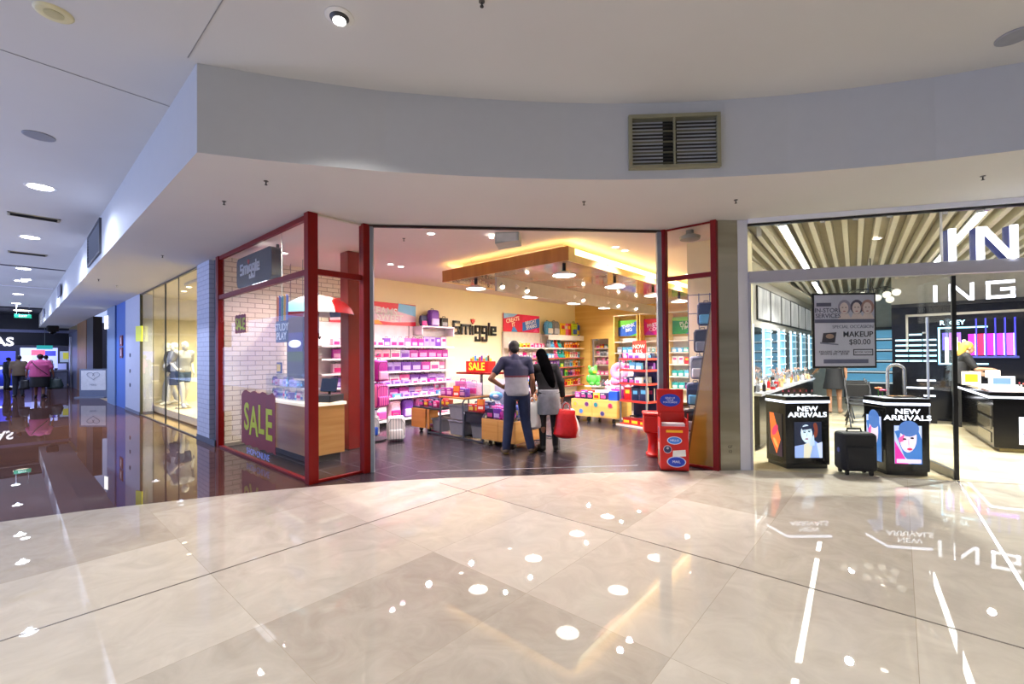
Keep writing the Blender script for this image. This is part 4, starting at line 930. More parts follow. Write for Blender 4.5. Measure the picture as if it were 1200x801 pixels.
gs = thing('grid_panel','steel grid panel carrying the dark backpacks behind the right window','grid',(sp(.35,.85).x,sp(.35,.85).y,0),.3)
for x in (-.3,-.15,0,.15,.3): MB().cyl((x,0,.0),(x,0,2.4),.006,n=6).build('grid_wire',STL,gs)
for z in (.1,.5,.9,1.3,1.7,2.1,2.38): MB().cyl((-.3,0,z),(.3,0,z),.006,n=6).build('grid_wire',STL,gs)

# ------------------------------------------------------------------ raft ceiling with pendants and spots
rf = thing('ceiling_raft','suspended wood edged ceiling raft with a glossy underside in the toy shop','ceiling raft',(0,0,0))
MB().b(-1.25,3.1,2.89,1.58,3.13,3.10).build('front_fascia', tex_mat('amber_wood',[(.3,'#a8691f'),(.7,'#b97a2c')],'noise',(8,1,1),.4,3), rf)
MB().b(1.55,3.13,2.89,1.58,9.6,3.10).b(-1.25,3.13,2.89,-1.22,9.6,3.10).b(-1.25,9.6,2.89,1.58,9.63,3.10).build('side_fascia', M('#f3d98a',.4), rf)
MB().b(-1.22,3.13,2.90,1.55,9.6,2.92).build('glossy_underside', M('#c9a184',.12,vary=.25,scale=1.2,coat=.6), rf)
MB().b(-1.0,3.4,2.92,1.3,9.3,3.215).build('hanger_box', M('#e8dcc8',.6), rf)
MB().b(1.50,3.2,3.10,1.54,9.5,3.115).b(-1.2,3.2,3.10,-1.16,9.5,3.115).b(-1.1,3.16,3.10,1.4,3.18,3.115).build('cove_light', M('#ffdf8a',.5,emit=16), rf)
MB().b(1.581,3.3,3.0,1.584,9.5,3.09).build('edge_light', M('#fff0b8',.5,emit=3.2), rf)
for i,x in enumerate((1.38,-.55)):
    for j,y in enumerate((3.3,4.9,6.55,8.0)):
        p = thing('pendant_lamp', f'white disc pendant lamp with black stem, {["first","second","third","fourth"][j]} from the entrance in the {["right","left"][i]} row','pendant lamp',(x,y,2.9),0,'disc pendants under the raft')
        MB().cyl((0,0,-.13),(0,0,0),.03,n=14).build('stem', BLACK, p)
        MB().lathe([(.03,-.12),(.09,-.135),(.175,-.165),(.185,-.185),(.18,-.19),(.165,-.178),(.0,-.172)],28).build('shade', M('#f8f6f0',.3), p, smooth=True)
        MB().lathe([(.06,-.193),(.165,-.193),(.17,-.186),(.06,-.186)],28).build('light_ring', M('#fffbf0',.5,emit=9), [c_ for c_ in p.children if c_.name.startswith('shade')][0])
        light('pendant_glow','SPOT',(x,y,2.68),120,(1,.9,.8),.03,(0,0,0),2.6,.6)
tk = thing('light_track','grey lighting track with white spotlights under the raft','light track',(-.15,0,0))
MB().b(-.02,3.4,2.64,.02,10.2,2.899).build('rail', M('#b8b4ac',.4), tk)
for k,y in enumerate((3.55,3.95,4.25,5.9,6.25,7.4,7.9,8.4,8.9)):
    h = MB().cyl((0,y,2.86),(0,y,2.80),.012).build('spot_arm', M('#eceae6',.4), tk)
    a = Vector((-.6 if k%2 else .5,-.25,-.6)).normalized(); P = Vector((0,y,2.77))
    MB().cyl(P-a*.05,P+a*.07,.04,.048,n=14).build('spot_head', M('#eceae6',.4), tk)
    MB().cyl(P+a*.071,P+a*.074,.04,n=14).build('spot_lens', M('#fff6e0',.4,emit=14), tk)
    light('track_spot','SPOT',(-.15+(P+a*.1).x,(P+a*.1).y,(P+a*.1).z),110,(1,.92,.82),.03,a.to_track_quat('-Z','Y').to_euler(),1.9,.7)
def downlight(x,y,z,label,em=12,r=.07,c='#fff4e8',grp='recessed downlights'):
    o = thing('downlight',label,'downlight',(x,y,z),0,grp)
    MB().lathe([(r+.02,-.004),(r+.022,-.001),(r,-.0005),(r*.9,-.006)],24).build('trim_ring', M('#efefef',.4), o)
    MB().lathe([(.0,-.007),(r*.9,-.007),(r*.9,-.0025),(.0,-.0025)],24).build('lens', M(c,.4,emit=em), o)
    return o
for k,(x,y) in enumerate(((1.83,4.1),(1.83,4.42),(1.8,5.95),(1.8,7.4),(-1.9,2.4),(-1.95,2.66),(.3,1.6),(-2.0,4.2),(-2.0,5.8),(2.9,5.2),(-2.4,.7))):
    lb = ['small downlight right of the raft, nearest the entrance','small downlight right of the raft, second from the entrance','small downlight right of the raft, third from the entrance','small downlight right of the raft, farthest back','small downlight near the left door post, left of a pair','small downlight near the left door post, right of a pair','small downlight just inside the entrance track','small downlight above the pink shelving, nearer','small downlight above the pink shelving, farther','small downlight above the right window','small downlight above the sales counter'][k]
    downlight(x,y,H1-.001,lb,14,.055)
    light('shop_downlight','SPOT',(x,y,H1-.03),130,(1,.64,.82),.05,(0,0,0),2.2,.7)
ac = thing('ceiling_speaker','pale grey wedge box with a small lamp on the toy shop ceiling','ceiling box',(1.03,2.42,H1),.6)
MB().prism([(-.17,0),(.17,0),(.17,-.12),(-.17,-.16)],.36,T=Matrix.Rotation(PI/2,4,'X')@mt(0,0,-.18)).build('box', M('#aeb1ad',.5), ac, bevel=.005)
MB().b(-.15,-.19,-.13,.15,-.18,-.02).build('front_panel', M('#c9cbc8',.5), ac)
MB().lathe([(.0,-.04),(.03,-.04),(.03,-.0),(.0,-.0)],14,c=(-.24,-.05,0)).build('lamp', M('#fff6ea',.4,emit=14), ac)
wsp = thing('dome_speaker','grey dome loudspeaker under the ceiling behind the right window','loudspeaker',(3.05,3.95,H1))
MB().lathe([(.0,-.14),(.13,-.13),(.14,-.09),(.05,-.05),(.05,-.0)],20).build('dome', M('#9a988c',.5), wsp, smooth=True)
# ================================================================== the make-up shop: contents
def lightbox(parent, T, w, h, base, shapes, txt=(), emit=1.1):
    MB().b(-w/2,-h/2,0,w/2,h/2,.006).build('lit_picture', M(base,.3,emit=emit), parent, T=T)
    for k,(pts,c) in enumerate(shapes):
        MB().prism([(x*w/2,y*h/2) for x,y in pts],.0006).build('picture_shape', M(c,.3,emit=emit), parent, T=T@mt(0,0,.006+.0007*k))
def ov(cx,cy,a,b_,n_=20,rot=0): return [(cx+a*math.cos(t)*math.cos(rot)-b_*math.sin(t)*math.sin(rot), cy+a*math.cos(t)*math.sin(rot)+b_*math.sin(t)*math.cos(rot)) for t in (2*PI*i/n_ for i in range(n_))]
MAN = [([(-1,-1),(1,-1),(.9,-.3),(.35,.05),(-.3,-.25),(-1,-.35)],'#8fa6d8'),([(-.3,-.25),(.2,-.1),(.45,.1),(.1,-1),(-.35,-1)],'#d8d2b8'),(ov(.52,.55,.2,.42),'#7a3a2a'),(ov(-.1,.5,.55,.5),'#1e2a44'),(ov(-.12,.35,.42,.52,20,.25),'#cfe2ef'),([(.1,.0),(.42,.3),(.45,-.3),(.1,-.35)],'#b7cde0'),([(-.5,.72),(.35,.85),(.48,.45),(.25,.62),(-.45,.55)],'#17203a'),(ov(-.28,.42,.09,.035),'#1b2230'),(ov(.06,.46,.09,.035),'#1b2230'),([(-.4,.5),(-.18,.53),(-.18,.5),(-.4,.46)],'#1b2230'),([(-.06,.54),(.18,.57),(.18,.53),(-.06,.51)],'#1b2230'),([(-.14,.4),(-.07,.4),(-.06,.2),(-.2,.2)],'#a9bfd6'),(ov(-.13,.06,.15,.04),'#8a4a5a'),([(.6,-.2),(1,-.1),(1,-1),(.8,-1)],'#c4cfe6')]
WOM = [([(-1,1),(1,1),(1,-1),(-1,-1)],'#b7c4e8'),([(-1,.7),(.6,1),(1,.3),(1,-1),(.2,-1),(-.3,-.6)],'#3a6fb4'),([(-1,.2),(-.6,-.3),(0,-1),(-1,-1)],'#d32a9a'),(ov(0,.35,.62,.75,20,-.15),'#e9d6e2'),(ov(.05,.85,.75,.42),'#4a6fae'),([(-.72,.35),(-.3,.55),(-.35,.2),(-.68,.1)],'#e0559a'),(ov(-.28,.3,.14,.05),'#2b2433'),(ov(.28,.36,.14,.05),'#2b2433'),([(-.05,.3),(.05,.3),(.1,.0),(-.06,.0)],'#d3b5c6'),(ov(.08,-.22,.2,.07),'#c22a5c'),([(-.9,-.75),(.9,-.75),(.9,-.95),(-.9,-.95)],'#e9d4ea')]
EYE = [([(-1,-1),(.2,-1),(1,-.2),(1,-1)],'#2a1230'),([(-.8,1),(-.2,1),(.8,-.2),(.2,-.9),(-.6,-.2)],'#e8672a'),(ov(0,.2,.5,.2,16,.4),'#c92a5a'),(ov(.1,-.4,.4,.12,16,-.5),'#f0a05a')]
def hexa(cx, cy, w, dl, rz, d=.5):
    """counter with a front of width w and chamfered sides; front at y=0 facing -y"""
    return [(-w/2,0),(w/2,0),(w/2+dl*.7,dl),(w/2+dl*.7,dl+d),(-w/2-dl*.7,dl+d),(-w/2-dl*.7,dl)]
def island(P, rz, w, dl, label, pic, side, txt='NEW\nARRIVALS', d=.3):
    o = thing('display_counter', label, 'display counter', (P[0],P[1],0), rz, 'black lit display counters')
    pts = [(-w/2,0),(w/2,0),(w/2-.03,.38),(-w/2-.04,.38)]
    ins = [(x*.93,.02+y*.95) for x,y in pts]
    MB().prism(ins,.05).build('plinth', BLACK, o)
    MB().prism(pts,.77,z=.05).build('body', GLOSSBLACK, o, bevel=.006)
    big_ = [(x*1.02,y*1.02-.012) for x,y in pts]
    MB().prism(big_,.03,z=.85).build('light_strip', M('#e6ecff',.4,emit=3.0), o)
    MB().prism(big_,.05,z=.88).build('top_rim', GLOSSBLACK, o); MB().prism([(x*.97,y*.97) for x,y in pts],.004,z=.93).build('worktop', M('#cfd0d6',.2), o)
    MB().prism(pts,.03,z=.82).build('rim', GLOSSBLACK, o)
    text('lettering',txt,.085,M('#f4f6ff',.4,emit=2.2),o,face((0,-.004,.735),(0,-1)),sx=1.35,ext=.002,bold=.012)
    lightbox(o, face((0,-.003,.375),(0,-1)), w*.62, .46, '#1a2238' if pic is MAN else '#b7c4e8', pic)
    nx, ny = -dl, -dl*.7*1.0
    lightbox(o, face((-w/2-.02,.19,.42),(-1,-.10))@mt(0,0,.003), .26, .56, '#10101a', side)
    return o
dA, dB = Vector((4.13,4.29)), Vector((4.54,4.68)); rzA = math.atan2(.39,.41)
cA = (dA+dB)/2; nA = Vector((-math.sin(rzA),math.cos(rzA)))
i1 = island(cA+nA*.02, rzA-.05, .56, .32, 'black lit display counter showing a man in a pale jacket, left of the suitcase', MAN, EYE)
i2 = island(Vector((5.29,4.87)), .52, .46, .32, 'black lit display counter showing a woman with pink make-up, right of the suitcase', WOM, WOM[:6])
# palette, flowers and small things on the second counter
pal = thing('eyeshadow_palette','open palette of bronze eyeshadow pans on the counter with the woman picture','palette',(5.24,5.02,.936),.52)
MB().b(-.13,-.07,0,.13,.07,.014).build('case', BLACK, pal, bevel=.002)
for k in range(10):
    MB().cyl((-.1+.05*(k%5),-.03+.06*(k//5),.013),(-.1+.05*(k%5),-.03+.06*(k//5),.018),.02,n=12).build('pan', M(['#c98a4a','#8a5a2f','#e8cfa2','#b8763a','#6f4a2c'][k%5],.3,metal=.3), pal)
for k,(x,y,c) in enumerate(((5.02,5.02,'#e0641c'),(5.06,5.07,'#d3166a'))):
    f = thing('flower', ['orange','pink'][k]+' flower standing behind the eyeshadow palette','flower',(x,y,.936),0)
    MB().cyl((0,0,0),(0,0,.06+.03*(1-k)),.006).build('stem', M('#3a7a2f',.5), f)
    m_ = MB()
    for j in range(7): m_.ell((.022*math.cos(j*.9),.022*math.sin(j*.9),.075+.03*(1-k)),(.018,.018,.012))
    m_.ell((0,0,.08+.03*(1-k)),.014).build('bloom', M(c,.5), f)
def lip(x,y,z,c,k,where,grp):
    o = tag(MB().cyl((0,0,0),(0,0,.045),.011,n=10).cyl((0,0,.045),(0,0,.07),.009,.006,n=10,m=1).build('lipstick',[BLACK,M(c,.4)],None,T=mt(x,y,z)),f'lipstick {where}, {ORD[k]} along','lipstick',grp)
for k in range(6): 
    P = cA+nA*.2+Vector((math.cos(rzA),math.sin(rzA)))*(-.2+.08*k)
    lip(P.x,P.y,.936,['#c22a3a','#d8659a','#8a2a4a','#e0645a','#b81a2a','#d88a8a'][k],k,'on the counter with the man picture','lipsticks on the left counter')
# suitcase
sc_ = thing('suitcase','black soft suitcase on wheels standing between the two lit counters','suitcase',(4.80,4.58,0),rzA-.25)
MB().b(-.19,-.12,.05,.19,.12,.52).build('shell', M('#131418',.7,vary=.1,bump=.2,scale=60), sc_, bevel=.045, seg=3)
MB().b(-.15,-.14,.08,.15,-.11,.36).build('front_pocket', M('#17181c',.7), sc_, bevel=.02, seg=2)
MB().tube([(-.08,.02,.51),(-.07,.02,.555),(.07,.02,.555),(.08,.02,.51)],.013,8).build('carry_handle', BLACK, sc_)
for x in (-.13,.13):
    for y in (-.08,.08): MB().cyl((x-.014,y,.028),(x+.014,y,.028),.027,n=14).b(x-.018,y-.018,.03,x+.018,y+.018,.07).build('wheel', BLACK, sc_)
MB().cyl((-.193,-.03,.3),(-.197,-.03,.3),.03,n=16).build('badge', M('#2a3a8a',.3), sc_)
# framed price poster hung in the glass front
po = thing('price_poster','black framed make-up price poster hung behind the glass front','poster',T=Matrix.Translation(Vector((4.72,4.505,1.77)))@Matrix.Rotation(math.atan2(.48,.55)-.03,4,'Z')@Matrix.Rotation(PI/2,4,'X'))
MB().b(-.385,-.465,-.02,.385,.465,0).build('frame', BLACK, po, bevel=.003)
MB().b(-.36,-.44,0,.36,.44,.004).build('sheet', M('#c9cad6',.4,vary=.01), po)
MB().b(-.36,.12,.004,.36,.44,.006).build('photo_band', M('#b3b4c4',.4), po); MB().b(-.36,.095,.004,.36,.14,.0065).build('dark_band', M('#5d5f75',.4), po)
for x,hc in ((.0,'#8a8496'),(.15,'#4a4456'),(.28,'#a07a72')):
    MB().prism(ov(x,.29,.078,.09),.001,z=.0066).prism([(x-.08,.14),(x+.08,.14),(x+.03,.24),(x-.03,.24)],.001,1,z=.0066).prism(ov(x-.005,.275,.052,.072),.001,1,z=.0078).prism(ov(x-.024,.285,.012,.005),.0006,2,z=.0088).prism(ov(x+.016,.285,.012,.005),.0006,2,z=.0088).prism(ov(x-.004,.238,.016,.006),.0006,3,z=.0088).build('portrait',[M(hc,.4),M('#d5c3bd',.4),M('#4a4046',.4),M('#a05a60',.4)],po)
PT = M('#2a2b38',.4)
text('lettering','IN-STORE\nSERVICES',.075,M('#4b4c60',.4),po,mt(-.2,.215,.007),ext=.001,bold=.012)
MB().b(-.34,.30,.0065,-.16,.345,.008).build('dark_label', M('#4b4c60',.4), po)
text('lettering','SPECIAL OCCASION',.055,M('#5d5f75',.4),po,mt(.1,.045,.005),ext=.001)
text('lettering','MAKEUP',.095,PT,po,mt(.16,-.05,.005),ext=.001,bold=.015)
text('lettering','$80.00',.095,PT,po,mt(.18,-.145,.005),ext=.001)
text('lettering','EYELASHES   FROM $18.00\nBROWS & LIPS     $15.00',.032,PT,po,mt(-.13,-.275,.005),ext=.001)
MB().prism([(.1,-.31),(.34,-.31),(.34,-.23),(.1,-.23)],.001,z=.004).prism([(.112,-.298),(.328,-.298),(.328,-.242),(.112,-.242)],.001,1,z=.005).build('boxed_note',[PT,M('#c9cad6',.4)],po)
text('lettering','BOOK NOW',.035,PT,po,mt(.22,-.27,.0062),ext=.0008)
MB().b(-.26,-.405,.004,.28,-.355,.006).build('footer_band', M('#6a6c84',.4), po)
MB().prism([(-.28,-.15),(-.12,-.15),(-.1,-.02),(-.26,-.03)],.001,z=.004).prism(ov(-.18,-.07,.05,.03),.001,1,z=.005).prism([(-.3,-.16),(-.08,-.18),(-.08,-.165),(-.3,-.14)],.001,2,z=.0052).build('palette_picture',[M('#3b3a44',.4),M('#a58a7a',.4),M('#77798c',.4)],po)
for x in (-.3,.3): MB().cyl((x,.465,-.01),(x,.64,-.01),.004,n=6).build('hanger_wire', STL, po)

# big and small illuminated letters
LW = M('#f2f5ff', .4, emit=3.2); LB = M('#26388a', .3)
def letters(o, txt, h, T, step, dep, ww):
    x = 0
    for ch in txt:
        w = ww[ch]; s = h*.17
        mb = MB()
        P = {'I':[(0,0,s,h)],'L':[(0,0,s,h),(0,0,w,s)],'T':[(0,h-s,w,h),(w/2-s/2,0,w/2+s/2,h)],'O':[(0,0,s,h),(w-s,0,w,h),(0,0,w,s),(0,h-s,w,h)],'G':[(0,0,s,h),(0,0,w,s),(0,h-s,w,h),(w-s,0,w,h*.5),(w*.5,h*.42,w,h*.42+s)],'N':[(0,0,s,h),(w-s,0,w,h)]}[ch]
        for m_,z0,z1 in ((0,dep*.8,dep),(1,0,dep*.8)):
            for a,b_,c,d in P: mb.b(x+a,b_,z0,x+c,d,z1,m_)
            if ch == 'N': mb.prism([(x+s*.2,h),(x+s*1.35,h),(x+w-s*.2,0),(x+w-s*1.35,0)],z1-z0,m_,None,z0)
        mb.build('letter',[LW,LB],o,T=T)
        x += w+step
ww = {'I':.062,'N':.37,'G':.37,'L':.32,'O':.38,'T':.34}
sg = thing('shop_sign','large white lit letters standing on the grey transom at the right','sign',(0,0,0))
letters(sg,'INGLOT',.37,FT(2.10,2.546)@mt(0,.06,0,rx=PI/2)@mt(0,0,.0),.20,.13,ww)
# black wall unit at the back with the second sign
YB = 11.0
wu = thing('cosmetics_unit','glossy black wall unit with lit display boxes under the smaller sign','wall unit',(0,0,0))
MB().b(5.1,YB,0,9.8,YB+.3,2.56).build('carcass', GLOSSBLACK, wu)
MB().b(5.1,YB-.05,2.50,9.8,YB,2.57).build('cornice', M('#15161c',.3), wu)
MB().b(5.34,YB-.02,1.55,5.38,YB,2.32).b(5.34,YB-.02,2.28,8.0,YB,2.33).build('metal_trim', M('#b7b0a0',.3,metal=.6), wu)
# rows of lit tester shelves
for k in range(6):
    for j in range(3):
        if k == 5 and j != 1: continue
        z = 1.28+k*.115 if k < 5 else 1.86
        MB().b(5.16+j*.23,YB-.06,z,5.37+j*.23,YB-.0,z+.035).build('lit_shelf', M('#a9dcec',.4,emit=1.0), wu)
# framed lit cabinet with purple boxes and white tubes
MB().b(5.86,YB-.04,1.22,5.89,YB,2.02).b(5.86,YB-.04,1.99,6.6,YB,2.02).b(5.86,YB-.04,1.22,6.6,YB,1.25).build('lit_frame', M('#9fdcf4',.4,emit=1.6), wu)
for x,c,e in ((5.93,'#5b4ac8',.9),(6.03,'#8a4ad0',.9),(6.13,'#7a4fd0',.9)): MB().b(x,YB-.02,1.53,x+.08,YB,1.9).build('colour_panel', M(c,.4,emit=e), wu)
for x in (5.99,6.13,6.25): MB().cyl((x,YB-.07,1.25),(x,YB-.07,1.80 if x<6.2 else 1.74),.025,n=10).build('light_tube', M('#fffbe0',.4,emit=2.6), wu)
MB().cyl((6.2,YB-.07,1.4),(6.17,YB-.07,1.7),.025,n=10).build('light_tube', M('#d8d02c',.4,emit=1.2), wu)
for k,(c,e) in enumerate((('#c81ad0',1.2),('#e01a4a',1.1),('#b81ab8',1.2),('#9a2ad0',1.2),('#b44ae0',1.3))):
    x0 = 6.30+k*.135+.02
    MB().b(x0,YB-.02,1.42,x0+.10,YB,1.86).build('colour_panel', M(c,.4,emit=e), wu)
    MB().b(x0+.105,YB-.05,1.40,x0+.125,YB,2.18).build('divider', M('#3a3ad0',.4,emit=.5), wu)
    MB().b(x0+.09,YB-.03,1.42,x0+.104,YB,1.86).build('light_strip', M('#d8a8ff',.4,emit=2.4), wu)
MB().b(6.3,YB-.06,1.36,7.02,YB,1.40).build('ledge', M('#3a3f8a',.4), wu)
text('lettering','R  CEY',.13,M('#c8efff',.4,emit=2.0),wu,face((6.08,YB-.012,2.11),(0,-1)),ext=.003,bold=.02)
si = thing('shop_sign','smaller white lit letters on top of the black wall unit','sign',(0,0,0))
letters(si,'INGLOT',.36,face((5.80,YB+.05,2.575),(0,-1)),.17,.06,{'I':.07,'N':.38,'G':.40,'L':.36,'O':.4,'T':.36})
MB().b(5.7,YB+.0,2.56,8.3,YB+.12,2.575).build('base_rail', DKGREY, si)
struct('wall_back', MB().b(5.1,YB+.3,0,11.2,YB+.4,H1+.15), M('#bdb9ae',.5))
# black counters with light strips in front of the wall unit
lc = thing('drawer_counter','long black counter with staggered white light strips in front of the wall unit','counter',(0,0,0))
MB().b(5.25,10.42,0,5.80,10.85,.92).build('body', GLOSSBLACK, lc)
for x0,x1,z in ((5.5,5.79,.88),(5.28,5.75,.72),(5.6,5.78,.56),(5.3,5.55,.45)): MB().b(x0,10.405,z,x1,10.42,z+.03).build('light_strip', M('#eef2ff',.4,emit=2.4), lc)
rc_ = thing('tester_counter','black tester counter with lit edge and mirrored drawers at the right of the picture','counter',(6.27,7.38,0),math.radians(-1))
CP = [(0,0),(3.2,.9),(3.0,2.6),(-.2,2.36)]
MB().prism([(x,y) for x,y in CP],.72,z=.06).build('body', GLOSSBLACK, rc_)
MB().prism([(.06,.06),(3.1,.95),(2.9,2.5),(-.12,2.3)],.06).build('plinth', M('#8a7a4a',.4), rc_)
MB().prism([(-.05,-.05),(3.3,.85),(3.1,2.7),(-.26,2.42)],.028,z=.80).build('light_strip', M('#eaf0ff',.4,emit=2.6), rc_)
MB().prism([(-.04,-.04),(3.28,.86),(3.08,2.68),(-.25,2.4)],.02,z=.78).build('rim', GLOSSBLACK, rc_)
MB().prism([(-.04,-.04),(3.28,.86),(3.08,2.68),(-.25,2.4)],.06,z=.828).build('top_rim', GLOSSBLACK, rc_)
MB().prism([(.02,.06),(3.1,.95),(2.95,2.55),(-.15,2.3)],.004,z=.888).build('tester_tray', M('#b8b2a8',.3,vary=.3,scale=30), rc_)
ML = face((-.045,.55,.0),(-1,-.085))
for k in range(3): MB().b(-.42,.12+k*.2,.0,.42,.27+k*.2,.012).build('mirror_drawer', M('#8f8872',.18,metal=.7), rc_, T=ML)
fT = face((.0,.0,0),(.27,-.963))
text('lettering','FREEDOM',.085,M('#f4f6ff',.4,emit=2.2),rc_,face((.62,.168,.66),(.27,-.963)),sx=1.35,ext=.002,bold=.012)
EYE2 = [([(-.9,-.2),(.7,.45),(.9,.1),(-.5,-.75)],'#1a2a5a'),([(-.6,-.15),(.55,.3),(.7,.12),(-.35,-.5)],'#b02a3a'),([(-.4,-.15),(.2,.1),(.1,-.2)],'#e07a6a')]
lightbox(rc_, face((.56,.152,.33),(.27,-.963)), .62, .40, '#f1f3fb', EYE2)
# testers on the right counter
CAx = Vector((6.27,7.38))
for k in range(26):
    x, y = R_.uniform(.1,2.0), R_.uniform(.55,2.1)
    y = max(y,.3+x*.28+.1)
    c = R_.choice(['#c22a3a','#d8659a','#8a2a4a','#e0645a','#b88a5a','#d8b08a'])
    lip(CAx.x+x,CAx.y+y,.893,c,k,'on the right tester counter','testers on the right counter')
def acr_sign(x,y,z,rz,w,h,c1,c2,label):
    o = thing('counter_sign',label,'sign',(x,y,z),rz)
    MB().b(-w/2,-.008,0,w/2,.008,h).build('card', M(c1,.4,emit=.5), o, bevel=.003)
    MB().b(-w*.33,-.012,h*.2,w*.33,-.008,h*.8).build('printed_block', M(c2,.4,emit=.3), o)
    MB().b(-w/2,-.06,0,w/2,.06,.006).build('foot', ACRYL, o)
acr_sign(6.20,9.2,.895,.3,.26,.24,'#fff4e0','#f0a81c','white and yellow counter sign at the far end of the right counter')
acr_sign(6.55,9.0,.895,.3,.34,.17,'#cfd8e0','#5a7a9a','rounded blue counter sign beside the yellow one')
acr_sign(6.5,9.5,1.02,.3,.20,.13,'#fff6ee','#d8b0a0','small white card raised behind the counter signs')
# low black cabinet and make-up station along the left wall
#cb = thing('low_cabinet','low glossy black cabinet behind the glass by the white jamb','cabinet',(0,0,0))
#MB().b(3.80,4.35,.06,4.02,7.2,.88).build('body', GLOSSBLACK, cb, bevel=.006); MB().b(3.82,4.4,0,4.0,7.1,.06).build('plinth', M('#c9bd98',.5), cb)
#MB().b(3.77,4.33,.88,4.04,7.22,.91).build('top', M('#2a2b30',.15), cb)
ms = thing('makeup_station','long make-up station crowded with brushes and pots along the left wall','make-up station',(0,0,0))
MB().b(2.98,5.3,.05,3.60,10.9,.84).build('body', GLOSSBLACK, ms); MB().b(2.96,5.26,.84,3.64,10.94,.88).build('worktop', M('#c4c6cc',.2), ms)
for k in range(5):
    y = 7.9+k*1.65
    mr = thing('lit_mirror', f'tall lit mirror panel on the left wall, {ORD[k]} from the glass front','mirror',(2.92,y,0),0,'lit mirrors on the left wall')
    MB().b(0,0,.95,.02,.9,2.05).build('mirror_glass', M('#9fb4bd',.06,metal=.9), mr)
    for yy in (-.05,.9): MB().b(0,yy,.95,.04,yy+.05,2.1).build('light_strip', M('#d6f1ff',.4,emit=2.2), mr)
    MB().b(0,1.05,.95,.05,1.55,2.05).build('shelf_backing', M('#7ab4cc',.4,emit=.45), mr)
    for z in (1.0,1.2,1.4,1.6,1.8,1.98): MB().b(.0,1.05,z,.09,1.55,z+.02).build('tester_shelf', M('#e4f2fa',.4,emit=.8), mr)
for k in range(6):
    y = 8.3+k*1.28
    pw = thing('framed_picture', f'pale picture panel high on the left wall, {ORD[k]} from the glass front','picture',(2.922,y,2.22),0,'pictures high on the left wall')
    MB().b(0,0,0,.03,1.22,.74).build('frame', BLACK, pw)
    MB().b(.03,.04,.03,.034,1.18,.71).build('print', tex_mat('pale_print',[(.2,'#8d8f92'),(.5,'#c9cacb'),(.8,'#e8e8e6')],'noise',(1,5,1.2),.4,4,emit=.35), pw)
# brushes, pots and bottles on the cabinet and the station
def cosmetic(k, x, y, z, where):
    t = R_.randint(0,4); c = R_.choice(['#17171a','#e9e9ee','#c9a24a','#b81a22','#2a2a30','#dcd2c0','#8a8d96','#d8b58a'])
    cn = {'#17171a':'black','#e9e9ee':'white','#c9a24a':'gold','#b81a22':'red','#2a2a30':'dark grey','#dcd2c0':'cream','#8a8d96':'grey','#d8b58a':'tan'}[c]
    m_ = MB(); nm = ['brush_cup','jar','bottle','palette','tube'][t]; a = M(c,.3); b_ = M('#c9c9cf',.2,metal=.6)
    if t == 0:
        m_.lathe([(.0,0),(.035,0),(.04,.1),(.036,.1),(.03,.01),(.0,.01)],14)
        for j in range(5):
            q = (R_.uniform(-.02,.02),R_.uniform(-.02,.02)); e = (q[0]*2.2,q[1]*2.2,.2+R_.uniform(0,.05)); m_.cyl((q[0],q[1],.02),e,.004,n=6,m=1); m_.ell((e[0],e[1],e[2]+.015),(.012,.012,.025),2,n=8)
    elif t == 1: m_.lathe([(.0,0),(.04,0),(.042,.045),(.0,.046)],16).lathe([(.0,.045),(.044,.045),(.044,.07),(.0,.071)],16,m=1)
    elif t == 2: m_.lathe([(.0,0),(.028,0),(.028,.1),(.012,.12),(.012,.13),(.0,.13)],14).lathe([(.0,.13),(.014,.13),(.014,.17),(.0,.17)],12,m=1)
    elif t == 3: m_.b(-.07,-.05,0,.07,.05,.015).add([(-.07,.05,.015),(.07,.05,.015),(.07,.08,.11),(-.07,.08,.11)],[(0,1,2,3)],1).b(-.06,-.04,.014,.06,.04,.018,2)
    else: m_.lathe([(.0,0),(.018,0),(.018,.03),(.0,.031)],12,m=1).loft([((0,0,.03),.022,.02),((0,0,.13),.028,.006)],12)
    o = m_.build(nm,[a,b_,M('#c79a8a',.5)],None,T=mt(x,y,z,rz=R_.uniform(-1,1)+PI/2))
    tag(o,f'{cn} {nm.replace("_"," ")} {where}, {ORD[k]} from the glass front',nm.replace('_',' '),'cosmetics on the left')
for k in range(34): cosmetic(k,R_.uniform(3.25,3.4),5.4+k*.16,.881,'in the middle of the make-up station')
for k in range(40): cosmetic(k,R_.uniform(3.47,3.6),5.35+k*.138,.881,'at the front of the make-up station')
for k in range(34): cosmetic(k,R_.uniform(3.03,3.17),5.4+k*.16,.881,'at the back of the make-up station')
for k in range(3):
    o = thing('salon_chair', f'black folding salon chair beside the make-up station, {ORD[k]} in the row','chair',(4.62-.05*k,8.9+k*.8,0),.3+.1*k,'salon chairs')
    MB().b(-.2,-.2,.45,.2,.2,.49).build('seat', M('#15161a',.5), o, bevel=.01)
    MB().b(-.2,.18,.6,.2,.2,.85).build('backrest', M('#15161a',.5), o, bevel=.008)
    for s in (-1,1):
        MB().tube([(s*.2,-.22,0),(s*.2,.2,.9)],.014,6).build('leg', M('#1a1b20',.4), o); MB().tube([(s*.18,.24,0),(s*.18,-.18,.47)],.014,6).build('leg', M('#1a1b20',.4), o)
